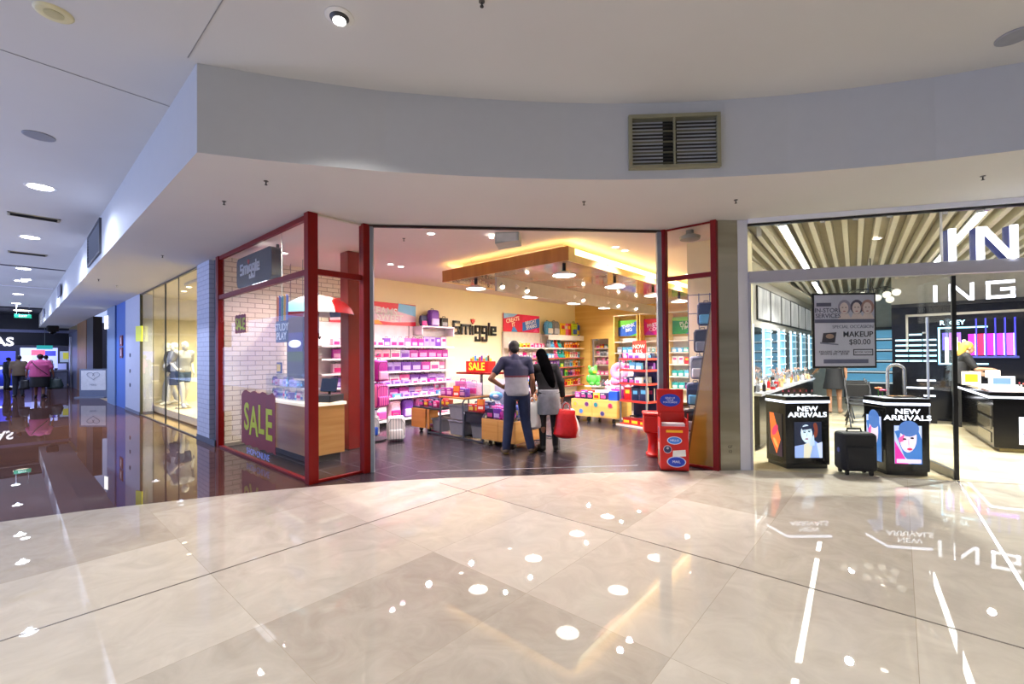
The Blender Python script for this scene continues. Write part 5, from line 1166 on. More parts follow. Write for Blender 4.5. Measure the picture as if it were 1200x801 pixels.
# chandelier
ch = thing('chandelier','black branching chandelier with small clear globes','chandelier',(4.85,8.0,2.62))
MB().cyl((0,0,0),(0,0,.6),.01).build('stem', BLACK, ch)
for k in range(9):
    a = k*2*PI/9; r = .22+.12*(k%3); z = -.05-.07*(k%2)
    MB().tube([(0,0,.02),(r*.6*math.cos(a),r*.6*math.sin(a),.03),(r*math.cos(a),r*math.sin(a),z)],.006,6).build('arm', BLACK, ch)
    MB().ell((r*math.cos(a),r*math.sin(a),z-.05),.062,n=16).build('globe', M('#e8e4d8',.1,emit=.9), ch, smooth=True)
# stand with chrome loop by the right counter
cs_ = thing('chrome_stand','chrome looped stand behind the counter with the woman picture','stand',(5.18,6.9,0))
MB().tube([(-.1,0,.02),(-.1,0,1.2)]+[(-.1*math.cos(t),0,1.2+.1*math.sin(t)) for t in (PI*i/8 for i in range(1,8))]+[(.1,0,1.2),(.1,0,.02)],.025,10).build('loop', M('#a8aab0',.2,metal=.9), cs_, smooth=True)
MB().b(-.2,-.15,0,.2,.15,.02).build('base', STL, cs_)
# tube lights among the slats
for k,(x,y,l) in enumerate(((4.09,4.4,5.4),(3.72,10.3,3.2),(6.0,5.4,5.2),(7.9,6.6,4.2),(9.6,8.0,2.8))):
    tb = thing('tube_light', f'long white tube light between the ceiling slats, {["left line, nearest the glass","left line, farther back","above the right counter end","right line beyond the lit letters","far right line"][k]}','tube light',(x,y,H1-.05),SL,'tube lights in the make-up shop')
    MB().b(-.05,0,.0,.05,l,.03).build('housing', M('#e8e8e4',.4), tb)
    MB().b(-.04,.01,-.012,.04,l-.01,.0).build('diffuser', M('#fffdf4',.4,emit=15), tb)
for k,(x,y) in enumerate(((5.0,6.2),(6.9,5.9),(4.9,9.3))):
    downlight(x,y,H1-.03,['small downlight between the slats left of the lit letters','small downlight between the slats right of the lit letters','small downlight between the slats near the chandelier'][k],12,.05)
# neighbour display seen past the jamb
# far end of the make-up shop
fe = thing('back_shelving','pale blue lit shelving at the far end of the make-up shop','shelving',(4.5,16.2,0))
MB().b(-.7,0,0,.7,.18,2.3).build('carcass', M('#2b3846',.4), fe)
for z in (.5,.85,1.2,1.55,1.9): MB().b(-.65,-.12,z,.65,0,z+.03).b(-.65,-.01,z+.05,.65,0,z+.3,1).build('lit_shelf',[M('#e8f4fa',.4,emit=.8),M('#5f9fc2',.4,emit=.6)],fe)
# ================================================================== people
SKIN = M('#b98a6c', .55, vary=.05, scale=20); SKIN2 = M('#8a5f47', .55, vary=.05, scale=20)
def V3(*a): return Vector(a)
def hand(mb, w, d, pn, k=1.0, curl=.5, side=1):
    """palm with five fingers; w wrist, d direction of the fingers, pn palm normal"""
    w = Vector(w); d = Vector(d).normalized(); pn = Vector(pn); pn = (pn-d*pn.dot(d)).normalized(); s = d.cross(pn)*side
    for q in (-.026,-.009,.009,.026): mb.rc(w+s*q*.7*k,.015*k,w+d*.085*k+s*q*1.1*k,.0125*k,8)
    for q,L_ in ((-.03,.058),(-.0105,.072),(.0105,.078),(.03,.07)):
        a = w+d*.085*k+s*q*k*1.1; d1 = (d+pn*curl*.6).normalized(); d2 = (d+pn*curl*1.8).normalized()
        b_ = a+d1*L_*.5*k; c = b_+d2*L_*.55*k
        mb.rc(a,.0105*k,b_,.0095*k,8); mb.rc(b_,.0095*k,c,.008*k,8)
    a = w+d*.03*k+s*.03*k; b_ = a+(d*.6+s*.6+pn*.3).normalized()*.04*k; c = b_+(d*.9+pn*.5+s*.1).normalized()*.032*k
    mb.rc(a,.0125*k,b_,.011*k,8); mb.rc(b_,.011*k,c,.009*k,8)
def body(J, k=1.0, fat=1.0):
    """J: joints in metres (x right, y forward, z up)"""
    m = MB(); f = fat
    pel, wai, che, nb, hd = (Vector(J[q]) for q in ('pel','waist','chest','neck','head'))
    for a,b_,w0,w1,d0,d1 in ((pel,wai,.165,.14,.115,.105),(wai,che,.14,.165,.105,.115)):
        rings = []
        for i in range(7):
            t = i/6; c = a.lerp(b_,t); rings.append(((c.x,c.y,c.z),(w0+(w1-w0)*t)*f,(d0+(d1-d0)*t)*f))
        m.loft(rings,20)
    m.ell(tuple(pel),(.165*f,.12*f,.13),n=16); m.ell(tuple(che),(.165*f,.12*f,.13),n=16)
    sl, sr = Vector(J['shL']), Vector(J['shR'])
    m.rc(che,.11,nb,.065,14); m.rc(sl,.06,nb-Vector((0,0,.03)),.06,12); m.rc(sr,.06,nb-Vector((0,0,.03)),.06,12); m.rc(sl,.062,che,.1,12); m.rc(sr,.062,che,.1,12)
    m.rc(nb,.055,hd-Vector((0,0,.03)),.055,12)
    hf = Vector(J.get('face',(0,1,0))).normalized(); hu = Vector((0,0,1)); hu = (hu-hf*hu.dot(hf)*.75).normalized(); hs = hf.cross(hu).normalized()
    T = Matrix((hs,hf,hu)).transposed().to_4x4(); T.translation = hd
    m.ell((0,-.012,.03),(.076,.092,.092),0,T,16); m.ell((0,.025,-.035),(.058,.066,.075),0,T,14); m.rc((0,.085,.005),.011,(0,.103,-.022),.014,8,0,T)
    for s in (-1,1): m.ell((s*.077,-.005,-.005),(.012,.02,.032),0,T,10); m.ell((s*.03,.076,.018),(.019,.012,.013),0,T,8)
    m.ell((0,.078,-.058),(.026,.013,.009),0,T,8)
    for s,q in ((-1,'L'),(1,'R')):
        sh, el, wr = (Vector(J[n+q]) for n in ('sh','el','wr'))
        m.rc(sh,.052,el,.04,12); m.rc(el,.04,wr,.027,12)
        hand(m, wr, Vector(J['hd'+q])-wr, J.get('pn'+q,(-s,0.2,0)), .95, J.get('curl'+q,.5), side=s)
        hp, kn, an = (Vector(J[n+q]) for n in ('hip','kn','an'))
        m.rc(hp,.088*f,kn,.056,14); m.rc(kn,.056,an,.037,12); m.rc(kn.lerp(an,.3)-Vector((0,.012,0)),.053,an,.037,12)
        td = Vector(J.get('toe'+q,(s*.05,.16,-.045)))
        m.rc(an-Vector((0,.02,.035)),.036,an+td,.03,10); m.rc(an,.037,an+td*.5,.035,10)
    return m, T
BASE = dict(pel=(0,0,.92),waist=(0,.0,1.07),chest=(0,.03,1.28),neck=(0,.05,1.44),head=(0,.08,1.58),
 shL=(-.18,.03,1.40),elL=(-.23,0,1.13),wrL=(-.24,.05,.89),hdL=(-.24,.08,.80),shR=(.18,.03,1.40),elR=(.23,0,1.13),wrR=(.24,.05,.89),hdR=(.24,.08,.80),
 hipL=(-.095,0,.89),knL=(-.1,.02,.48),anL=(-.1,-.02,.085),hipR=(.095,0,.89),knR=(.1,.02,.48),anR=(.1,-.02,.085))
def limb(J, q, names, radii, cut=1.0):
    m = MB(); P = [Vector(J[n+q]) for n in names]
    for i in range(len(P)-1):
        e = P[i].lerp(P[i+1],cut) if i == len(P)-2 else P[i+1]
        m.rc(P[i],radii[i],e,radii[i+1],14)
    return m
def merge(*ms):
    o = MB()
    for q in ms:
        n = len(o.v); o.v += q.v; o.f += [[i+n for i in f] for f in q.f]; o.mi += q.mi
    return o
def torso(J, f=1.0, z0=None, d=0.012):
    m = MB(); pel, wai, che = (Vector(J[q]) for q in ('pel','waist','chest'))
    lo = pel.copy(); lo.z = z0 if z0 else pel.z
    seq = [(lo,.178,.133),(pel,.178,.132),(wai,.16,.125),(che,.182,.135),(Vector(J['neck'])-Vector((0,0,.05)),.12,.09),(Vector(J['neck'])-Vector((0,0,.0)),.07,.068)]
    seq = [q for i,q in enumerate(seq) if i == 0 or q[0].z > seq[0][0].z+.01]
    rings = []
    for i in range(len(seq)-1):
        for t in (0,.33,.67): c = seq[i][0].lerp(seq[i+1][0],t); rings.append(((c.x,c.y,c.z),(seq[i][1]+(seq[i+1][1]-seq[i][1])*t)*f+d,(seq[i][2]+(seq[i+1][2]-seq[i][2])*t)*f+d))
    c = seq[-1][0]; rings.append(((c.x,c.y,c.z),seq[-1][1]*f+d,seq[-1][2]*f+d))
    m.loft(rings,22)
    for s,q in ((-1,'L'),(1,'R')): m.rc(Vector(J['sh'+q]),.068+d*.4,Vector(J['neck'])-Vector((0,0,.04)),.068,12); m.rc(Vector(J['sh'+q]),.07+d*.4,che,.11,12)
    m.rc(che,.125*f+d,Vector(J['neck'])-Vector((0,.01,.02)),.078+d*.4,16); m.rc(wai,.118*f+d,che,.13*f+d,16)
    return m
def shoes(o, J, mat, sole=None):
    for q,s in (('L',-1),('R',1)):
        an = Vector(J['an'+q]); td = Vector(J.get('toe'+q,(s*.05,.16,-.045)))
        mb = MB().rc(an-Vector((0,.025,.042)),.046,an+td+Vector((0,.015,-.004)),.038,12).rc(an+Vector((0,0,.01)),.048,an+td*.55,.045,12)
        mb2 = voxel('shoe',mb,.012,[mat,sole or mat],o,3,pick=(lambda c: 1 if c.z < .03 else 0))
def eyes_lips(o, T):
    for s in (-1,1): MB().ell((s*.03,.088,.016),(.012,.006,.008)).build('eye', M('#2a1d18',.2), o, T=T)
    MB().ell((0,.090,-.058),(.022,.006,.007)).build('lips', M('#93524a',.5), o, T=T)
def person(name, label, x, y, rz, J, skin, k=1.0, fat=1.0, vox=.0075):
    o = thing(name,label,'person',(x,y,0),rz); o.scale = (k,k,k)
    m, T = body(J, 1.0, fat)
    voxel('body',m,vox,skin,o,3); return o, T

# --- man with the white bag, seen from behind
J = dict(BASE); J.update(pel=(0,-.01,.90),waist=(0,.02,1.06),chest=(0,.09,1.26),neck=(-.01,.15,1.42),head=(-.02,.21,1.54),face=(-.15,1,-.45),
 shL=(-.19,.10,1.37),elL=(-.39,-.02,1.11),wrL=(-.215,.03,.99),hdL=(-.15,.10,.97),pnL=(1,.3,-.3),shR=(.185,.1,1.37),elR=(.24,.04,1.10),wrR=(.25,.10,.88),hdR=(.25,.12,.79),curlR=1.3,
 hipL=(-.095,-.01,.88),knL=(-.125,.02,.48),anL=(-.17,-.03,.085),hipR=(.095,-.01,.88),knR=(.13,.03,.48),anR=(.20,-.02,.085),toeL=(-.03,.16,-.045),toeR=(.10,.15,-.045))
mx, my, mrz = .80, 2.84, math.radians(47)
man, T = person('person','man in navy and white polo shirt and jeans seen from behind, hand on hip',mx,my,mrz,J,SKIN2,1.03)
sh_ = merge(torso(J,1.0,.86,.014), limb(J,'L',('sh','el'),(.072,.06),.62), limb(J,'R',('sh','el'),(.072,.06),.62))
voxel('polo_shirt',sh_,.009,[M('#1d2240',.8),M('#8f9198',.8,vary=.1,scale=14),M('#5a1f2c',.8)],man,14,pick=lambda c: 1 if c.z < 1.13 else (2 if c.z < 1.155 else 0))
jn = MB(); jn.ell((0,-.01,.88),(.178,.135,.10),n=18)
voxel('jeans',merge(jn,limb(J,'L',('hip','kn','an'),(.105,.078,.062),.97),limb(J,'R',('hip','kn','an'),(.105,.078,.062),.97)),.009,M('#1e2b4d',.8,vary=.14,scale=12),man,4)
shoes(man,J,M('#4a3a2c',.6),M('#b09a50',.6)); eyes_lips(man,T)
hr = MB().ell((0,-.028,.042),(.086,.096,.092),0,T,16).ell((0,-.06,-.01),(.07,.06,.07),0,T,12)
voxel('hair',hr,.01,M('#0b0a0c',.7),man,2)
MB().rc((.22,.0,.0),.001,(.221,0,0),.001,6)
def bag(name,label,loc,rz,w,d,h,mat,hmat=None,lean=0,logo=None,hl=.12):
    o = thing(name,label,'bag',loc,rz); m = MB(); o.rotation_euler = (0,lean,rz)
    N_ = 14; rings = []
    for i,(z,k,e) in enumerate(((0,.72,.8),(.03,.95,1),(.12,1.05,1.15),(.3,1.06,1.1),(.55,.98,.95),(.8,.86,.6),(.95,.74,.3),(1.0,.66,.16))):
        rings.append(((.012*math.sin(i*2.3),.01*math.cos(i*1.7),z*h),w/2*k,d/2*e))
    m.loft(rings,22)
    m.build('sack', mat, o, smooth=True)
    for s in (-.5,.5):
        MB().tube([(-w*.17,d*.1*s,h*.97),(-w*.13,d*.08*s,h+hl*.6),(0,0,h+hl),(w*.13,d*.08*s,h+hl*.6),(w*.17,d*.1*s,h*.97)],.008,8).build('handle', hmat or mat, o, smooth=True)
    if logo: text('lettering',logo[0],logo[1],M(logo[2],.5),o,face((0,-d/2*1.12,h*.4),(0,-1)),ext=.002,bold=.02)
    return o
PW = M('#dfe0e4', .35, vary=.05, bump=.5, scale=18)
def rel(x,y,z,o=(mx,my),rz=mrz,k=1.03): return (o[0]+k*(x*math.cos(rz)-y*math.sin(rz)), o[1]+k*(x*math.sin(rz)+y*math.cos(rz)), z*k)
bag('shopping_bag','white plastic shopping bag held in the right hand of the man',rel(.27,.10,.34),mrz+.5,.28,.16,.42,PW,lean=-.08,hl=.07)

# --- woman with long black hair and red bag
J = dict(BASE); J.update(pel=(0,-.02,.88),waist=(0,.05,1.02),chest=(0,.17,1.2),neck=(0,.26,1.34),head=(-.03,.33,1.46),face=(-.2,1,-.7),
 shL=(-.16,.19,1.29),elL=(-.22,.2,1.05),wrL=(-.16,.33,.92),hdL=(-.12,.41,.9),shR=(.16,.17,1.29),elR=(.22,.03,1.06),wrR=(.23,.0,.84),hdR=(.23,.01,.75),curlR=1.3)
wx, wy, wrz = 1.06, 3.30, math.radians(52)
wom, T = person('person','woman with long black hair bending beside the man, seen from behind',wx,wy,wrz,J,SKIN2,1.0,.92)
voxel('top',merge(torso(J,.93,.90,.012), limb(J,'L',('sh','el','wr'),(.066,.055,.045),.9), limb(J,'R',('sh','el','wr'),(.066,.055,.045),.9)),.009,M('#141519',.8,spec=.2),wom,4)
sk = MB().loft([((0,-.02,.58),.20,.16),((0,-.02,.7),.19,.155),((0,-.02,.85),.18,.145),((0,-.01,.96),.165,.13)],22)
voxel('grey_skirt',sk,.010,M('#7f848c',.7,vary=.12,scale=16),wom,3)
voxel('leggings',merge(limb(J,'L',('hip','kn','an'),(.09,.066,.048),1),limb(J,'R',('hip','kn','an'),(.09,.066,.048),1)),.009,M('#17181c',.8),wom,3)
shoes(wom,J,M('#191414',.5)); eyes_lips(wom,T)
hr = MB().ell((0,-.02,.04),(.088,.1,.095),0,T,16)
hr.rc(Vector((-.02,.28,1.47)),.09,Vector((.0,.12,1.28)),.10,14).rc(Vector((0,.12,1.28)),.10,Vector((.03,.0,1.08)),.085,14).rc(Vector((.03,0,1.08)),.085,Vector((.04,-.06,.90)),.05,12)
voxel('long_hair',hr,.012,M('#060607',.6,vary=.3,scale=30,spec=.0),wom,3)
relw = lambda x,y,z: rel(x,y,z,(wx,wy),wrz,1.0)
bag('shopping_bag','red plastic shopping bag hanging from the right hand of the woman',relw(.22,-.16,.22),wrz-.35,.34,.17,.44,M('#c8161a',.3,vary=.08,bump=.5,scale=18),lean=.05,hl=.10)
bag('shopping_bag','large white bag hanging behind the red one beside the woman',relw(.36,.06,.17),wrz-.5,.34,.2,.46,PW,M('#8a8f98',.4),lean=-.12,hl=.12)

# --- shop assistant in a black dress in the make-up shop
J = dict(BASE); J.update(shL=(-.17,.03,1.38),elL=(-.28,.18,1.15),wrL=(-.36,.36,1.02),hdL=(-.39,.44,1.0),pnL=(.6,.2,-1),anL=(-.09,-.02,.10),anR=(.11,.05,.10))
sa, T = person('person','shop assistant in a short black dress standing under the price poster',4.0,11.15,math.radians(10),J,SKIN,1.0,.93)
dr = MB().loft([((0,-.0,.60),.235,.185),((0,0,.72),.215,.17),((0,0,.86),.19,.15),((0,0,.98),.172,.135)],22)
voxel('black_dress',merge(torso(J,.95,.9,.012),dr,limb(J,'L',('sh','el'),(.066,.055),.6),limb(J,'R',('sh','el'),(.066,.055),.6)),.010,M('#101014',.7),sa,3)
shoes(sa,J,M('#b08a70',.5)); eyes_lips(sa,T)
voxel('hair',MB().ell((0,-.03,.04),(.088,.1,.095),0,T,16).rc((0,-.07,.02),.07,(0,-.09,-.12),.05,12,0,T),.011,M('#2a1a12',.6),sa,2)
tag(MB().b(-.02,-.16,-.008,.02,.16,.008).b(-.022,-.10,-.01,.022,.10,.01,1).build('white_tool_case',[M('#e6e8ef',.3),M('#3a3c46',.3)],None,bevel=.003,T=mt(3.55,11.55,.95,rx=-.5,rz=.9)),'white flat case held out by the assistant in the black dress','case')
# --- blond assistant behind the right counter
J = dict(BASE); J.update(chest=(0,.06,1.28),neck=(0,.1,1.44),head=(0,.15,1.56),face=(.1,1,-.3),elR=(.26,.15,1.15),wrR=(.20,.40,1.15),hdR=(.17,.49,1.14),pnR=(-.3,0,-1),elL=(-.24,.1,1.12),wrL=(-.1,.32,1.06),hdL=(-.05,.40,1.04))
sb2, T = person('person','blond assistant in black reaching over the far end of the right counter',6.12,10.25,math.radians(-70),J,SKIN,1.0,.95)
voxel('black_top',merge(torso(J,.97,.8,.013),limb(J,'L',('sh','el'),(.068,.056),.8),limb(J,'R',('sh','el'),(.068,.056),.8)),.010,M('#0e0e12',.7),sb2,3)
voxel('black_trousers',merge(MB().ell((0,0,.88),(.178,.135,.10),n=16),limb(J,'L',('hip','kn','an'),(.1,.072,.058),.97),limb(J,'R',('hip','kn','an'),(.1,.072,.058),.97)),.012,M('#0e0e12',.7),sb2,3)
shoes(sb2,J,BLACK); eyes_lips(sb2,T)
voxel('blond_hair',MB().ell((0,-.03,.04),(.09,.102,.097),0,T,16).rc((0,-.07,.0),.075,(0,-.09,-.14),.06,12,0,T),.011,M('#c9963a',.6,vary=.2,scale=30),sb2,2)

# --- shoppers far down the corridor
J = dict(BASE); J.update(elL=(-.34,.0,1.12),wrL=(-.38,.02,.9),hdL=(-.38,.03,.81),elR=(.34,0,1.12),wrR=(.38,.02,.9),hdR=(.38,.03,.81),curlL=1.3,curlR=1.3,shL=(-.22,.02,1.38),shR=(.22,.02,1.38),anL=(-.13,.1,.085),anR=(.12,-.12,.10))
px_, py_ = -20.2, -1.42
pw_, T = person('person','heavy set person in a pink top and black skirt carrying two dark bags',px_,py_,math.radians(75),J,SKIN2,1.0,1.35,.012)
voxel('pink_top',merge(torso(J,1.5,.82,.03),limb(J,'L',('sh','el'),(.10,.085),.75),limb(J,'R',('sh','el'),(.10,.085),.75)),.015,M('#d45a94',.7),pw_,3)
voxel('black_skirt',MB().loft([((0,0,.42),.29,.25),((0,0,.6),.285,.24),((0,0,.85),.26,.21),((0,0,.93),.24,.19)],22),.016,M('#131318',.7),pw_,2)
MB().tube([(-.2,-.12,1.42),(-.05,-.215,1.22),(.12,-.245,1.05),(.25,-.15,.9)],.014,8).build('bag_strap', M('#3a2030',.6), pw_)
voxel('dark_hair',MB().ell((0,-.02,.035),(.1,.11,.10),0,T,16).ell((0,-.05,.09),(.06,.06,.05),0,T,10),.014,M('#120d10',.6),pw_,2)
shoes(pw_,J,M('#2a1d22',.5))
relp = lambda x,y,z: rel(x,y,z,(px_,py_),math.radians(75),1.0)
bag('shopping_bag','dark green bag in the right hand of the person in pink',relp(.44,.04,.32),math.radians(75),.42,.2,.40,M('#1c3030',.5),hl=.10)
bag('shopping_bag','black bag in the left hand of the person in pink',relp(-.42,.04,.34),math.radians(75),.3,.18,.38,M('#17171d',.5),hl=.10)
J = dict(BASE)
for k,(x,y,a,c,lb,s) in enumerate(((-21.9,-1.95,90,'#6a5a4a','shopper in a brown top walking left of the person in pink',.98),(-27.5,-.95,80,'#dfe2ea','shopper in a white top near the far shop, right of the person in pink',1.0),(-29.2,-2.25,30,'#23252e','shopper in dark clothes before the bright blue shop at the corridor end',.95))):
    o, T = person('person',lb,x,y,math.radians(a),J,SKIN2,s,1.0,.016)
    voxel('top',merge(torso(J,1.05,.86,.02),limb(J,'L',('sh','el'),(.075,.062),.8),limb(J,'R',('sh','el'),(.075,.062),.8)),.016,M(c,.7),o,2)
    voxel('trousers',merge(MB().ell((0,0,.88),(.18,.14,.10),n=16),limb(J,'L',('hip','kn','an'),(.105,.078,.062),.97),limb(J,'R',('hip','kn','an'),(.105,.078,.062),.97)),.016,M('#23283a',.7),o,2)
    voxel('hair',MB().ell((0,-.02,.035),(.092,.105,.098),0,T,14),.016,M('#15100e',.6),o,2)
    shoes(o,J,BLACK)

# ================================================================== neighbouring shop window with mannequins
PLM = M('#f2f1ee', .35, vary=.02)
def mannequin(x,y,z,rz,label,pose,cloth):
    J = dict(BASE); J.update(pose)
    o = thing('mannequin',label,'mannequin',(x,y,z),rz,'mannequins in the yellow window')
    m, T = body(J,1.0,.86); voxel('figure',m,.011,PLM,o,3)
    for nm,c,f in cloth(J): voxel(nm,f,.012,c,o,3)
    MB().lathe([(.0,0),(.18,0),(.18,.012),(.0,.014)],24,c=(0,0,.0)).build('base', CHROME, o)
    return o
p1 = thing('window_platform','pale wood platform under the mannequins','platform',(0,0,0))
MB().b(-10.5,.35,.06,-5.2,1.9,.22).build('deck', M('#e9dcc0',.4), p1, bevel=.006); MB().b(-10.45,.4,0,-5.25,1.85,.06).build('plinth', M('#9a7a3a',.5), p1)
A_ = dict(elR=(.24,-.08,1.15),wrR=(.2,.1,.98),hdR=(.14,.17,.95),elL=(-.24,-.05,1.14),wrL=(-.22,.05,.9),hdL=(-.22,.09,.81),knR=(.09,.12,.5),anR=(.1,.16,.1),anL=(-.08,-.14,.1),knL=(-.09,.0,.49))
mannequin(-8.6,.68,.225,math.radians(-70),'white mannequin in a pale grey top and denim shorts, nearest the brick column',A_,lambda J: [('grey_top',M('#a9aebb',.7),merge(torso(J,.9,.92,.012),limb(J,'L',('sh','el'),(.066,.058),.7),limb(J,'R',('sh','el'),(.066,.058),.7))),('denim_shorts',M('#3f5476',.8,vary=.15,scale=14),merge(MB().ell((0,0,.88),(.165,.125,.11),n=16),limb(J,'L',('hip','kn'),(.1,.088),.45),limb(J,'R',('hip','kn'),(.1,.088),.45)))])
mannequin(-9.55,.75,.225,math.radians(200),'white mannequin in a light blouse and grey skirt behind the glass corner',dict(A_,elR=(.3,.05,1.16),wrR=(.2,.2,1.05),hdR=(.13,.24,1.05)),lambda J: [('light_blouse',M('#c3cbe2',.7,vary=.1),merge(torso(J,.92,.92,.014),limb(J,'L',('sh','el','wr'),(.066,.055,.045),.9),limb(J,'R',('sh','el','wr'),(.066,.055,.045),.9))),('grey_skirt',M('#4a5474',.8),MB().loft([((0,0,.55),.21,.17),((0,0,.75),.19,.15),((0,0,.95),.16,.125)],20))])
mannequin(-10.2,.75,.225,math.radians(170),'white mannequin in a dark jacket at the left of the yellow window',A_,lambda J: [('dark_jacket',M('#4a4e60',.7),merge(torso(J,.95,.8,.016),limb(J,'L',('sh','el','wr'),(.07,.058,.048),.9),limb(J,'R',('sh','el','wr'),(.07,.058,.048),.9))),('pale_trousers',M('#b9bdd0',.7),merge(MB().ell((0,0,.88),(.165,.125,.1),n=16),limb(J,'L',('hip','kn','an'),(.095,.07,.055),.95),limb(J,'R',('hip','kn','an'),(.095,.07,.055),.95)))])
for k,(x,y) in enumerate(((-6.0,.9),(-7.3,1.3),(-8.2,1.3),(-9.1,1.3),(-8.6,.7),(-7.7,.6))):
    downlight(x,y,H1-.001,f'warm downlight in the yellow window ceiling, {ORD[k]} from the brick column',12,.06,'#fff0c8','downlights in the yellow window')
    light('window_light','SPOT',(x,y,H1-.03),260,(1,.88,.55),.05,(0,0,0),2.3,.6)
ys = tag(MB().prism([(-.14,-.2),(.14,-.2),(.14,.2),(-.14,.2)],.03).build('hanging_card', M('#d8e02a',.5,emit=.25), None, bevel=.004, T=face((-9.75,.0,2.15),(.3,-1))),'bright yellow card hanging at the left edge of the yellow window','card')
lm = tag(MB().prism([(-.14,-.22),(.14,-.22),(.14,.22),(-.14,.22)],.02).build('corridor_lamp', M('#f8f6ee',.5,emit=4), None, bevel=.02, T=face((-15.3,-.02,2.75),(.2,-1))),'white lit lamp on the corridor wall above the blue panel','lamp')
wr_ = thing('clothes_rack','pale clothes rack at the back of the yellow window','rack',(-8.2,2.3,0))
MB().tube([(-1,0,0),(-1,0,1.7),(1,0,1.7),(1,0,0)],.02).build('frame', M('#d8d4c8',.4), wr_)
for k in range(9): MB().b(-.8+k*.2,-.02,.75+.05*(k%3),-.66+k*.2,.2,1.64).build('garment', M(['#e3dfd2','#b9bdd0','#d8c9a2','#8f95ad'][k%4],.8), wr_, bevel=.02)
for k,z in enumerate((2.05,1.68)):
    sg_ = thing('safety_sign', f'small dark red safety sign on the blue wall, {["upper","lower"][k]} one','sign',T=face((-12.75,.035,z),(0,-1)))
    MB().prism([(-.24,-.16),(.24,-.16),(.24,.16),(-.24,.16)],.02).build('plate', M('#7a1220',.4), sg_); MB().prism([(-.06,-.1),(.06,-.1),(.06,.06),(0,.12),(-.06,.06)],.004,z=.02).build('symbol', M('#e8e4ea',.4), sg_)
for k,z in enumerate((.75,1.15,1.6)):
    tag(MB().b(-.05,-.02,-.05,.05,0,.05).build('junction_box', M('#6a7188',.4), None, bevel=.006, T=mt(-11.3,.03,z)), f'small grey box on the white corridor wall, {["lowest","middle","highest"][k]} of three','junction box')
fb = thing('menu_sign','grey free standing sign with white sheet and heart drawing in the corridor','sign',T=Matrix.Translation((-18.2,-.05,0))@Matrix.Rotation(math.radians(38),4,'Z'))
MB().b(-.58,-.03,.05,.58,.03,1.12).build('frame', M('#6c7690',.4), fb, bevel=.01); MB().b(-.6,-.2,0,.6,.2,.05).build('foot', M('#7f88a0',.4), fb)
MB().b(-.5,-.036,.30,.5,-.03,1.06).build('sheet', M('#e9ecf4',.5), fb)
MB().tube([(.0,-.04,.72)]+[(.26*math.sin(t)**3*1.0,-.04,.86+.02*(13*math.cos(t)-5*math.cos(2*t)-2*math.cos(3*t)-math.cos(4*t))*.5) for t in (PI+2*PI*i/24 for i in range(25))],.010,6).build('heart_outline', M('#9aa2b8',.5), fb)
text('lettering','A',.14,M('#5d6680',.5),fb,face((0,-.038,.88),(0,-1)),ext=.001); text('lettering','MENU',.10,M('#8a93aa',.5),fb,face((0,-.038,.50),(0,-1)),ext=.001)

# ------------------------------------------------------------------ end of the corridor
struct('wall_end', MB().b(-36.1,-8,0,-36,6,H2), M('#5a6080',.6))
struct('wall_end', MB().b(-30.6,-8,2.25,-30,.06,H2), M('#23283c',.5)); struct('wall_end', MB().b(-30.4,-8,2.95,-29.98,.06,3.1), M('#7d86b8',.5))
sf = thing('shop_counter','white and blue lit shop counter at the far end of the corridor','counter',(-31.5,-2.6,0))
MB().b(-.3,-1.6,0,.3,.6,.08).b(-.3,-1.6,1.0,.3,.6,1.1).build('white_band', M('#eef0fa',.4,emit=.5), sf); MB().b(-.28,-1.6,.08,.28,.6,1.0).build('blue_front', M('#2437b8',.4,emit=.35), sf)
for k,(y0,y1,z0,z1,c,e) in enumerate(((-4.3,-1.9,1.2,2.0,'#2a36c8',.9),(-1.75,-.2,.95,2.2,'#aab4e8',1.0),(-.15,.9,1.3,2.0,'#8fa0b8',.5))):
    o = thing('lit_display', ['large blue lit display at the far left of the corridor end','pale lilac lit shop wall at the corridor end','grey lit shop wall right of the lilac one'][k],'display',(-33.0+.03*k,0,0))
    MB().b(-.08,y0,0,0,y1,z1).build('panel', M('#33384a',.4), o); MB().b(0,y0+.02,z0+.02,.012,y1-.02,z1-.02).build('lit_face', M(c,.4,emit=e), o)
    for a0,a1,b0,b1,cc_,ee in ([(-3.1,-2.6,1.25,1.75,'#e9eefc',1.3)],[(-1.3,-.75,1.75,2.05,'#e0506a',1.0),(-.75,-.3,1.7,2.0,'#3a3fb0',.8),(-1.65,-1.3,1.2,1.7,'#f0f2fa',1.4)],[(.0,.5,1.5,1.9,'#a9a83a',.6)])[k]: MB().b(.012,a0,b0,.03,a1,b1).build('lit_picture', M(cc_,.4,emit=ee), o)
for k,(y,c) in enumerate(((-1.5,'#3a3f70'),(-1.05,'#52306a'),(-.6,'#23365f'),(-.1,'#6a7088'))):
    o = thing('display_stand', f'dark display stand at the corridor end, {ORD[k]} from the left','stand',(-31.8,y,0),0,'stands at the corridor end')
    MB().b(-.2,-.2,0,.2,.2,.9).build('base', M(c,.4), o, bevel=.02); MB().b(-.05,-.18,.9,.0,.18,1.25).build('panel', M('#8a93c8',.4,emit=.5), o)
gc = tag(MB().b(-28.8,-.9,0,-27.8,-.15,.85).b(-28.85,-.95,.85,-27.75,-.1,.9).build('counter', M('#7d83a0',.4), None, bevel=.02),'grey counter near the far end of the corridor','counter')
ls = thing('shop_sign','white lit letters over the blue shop at the far left','sign',T=face((-29.96,-2.35,2.42),(1,0)))
text('lettering','AS',.62,M('#f4f4ff',.4,emit=2.6),ls,mt(0,0,0),ext=.03,bold=.02)
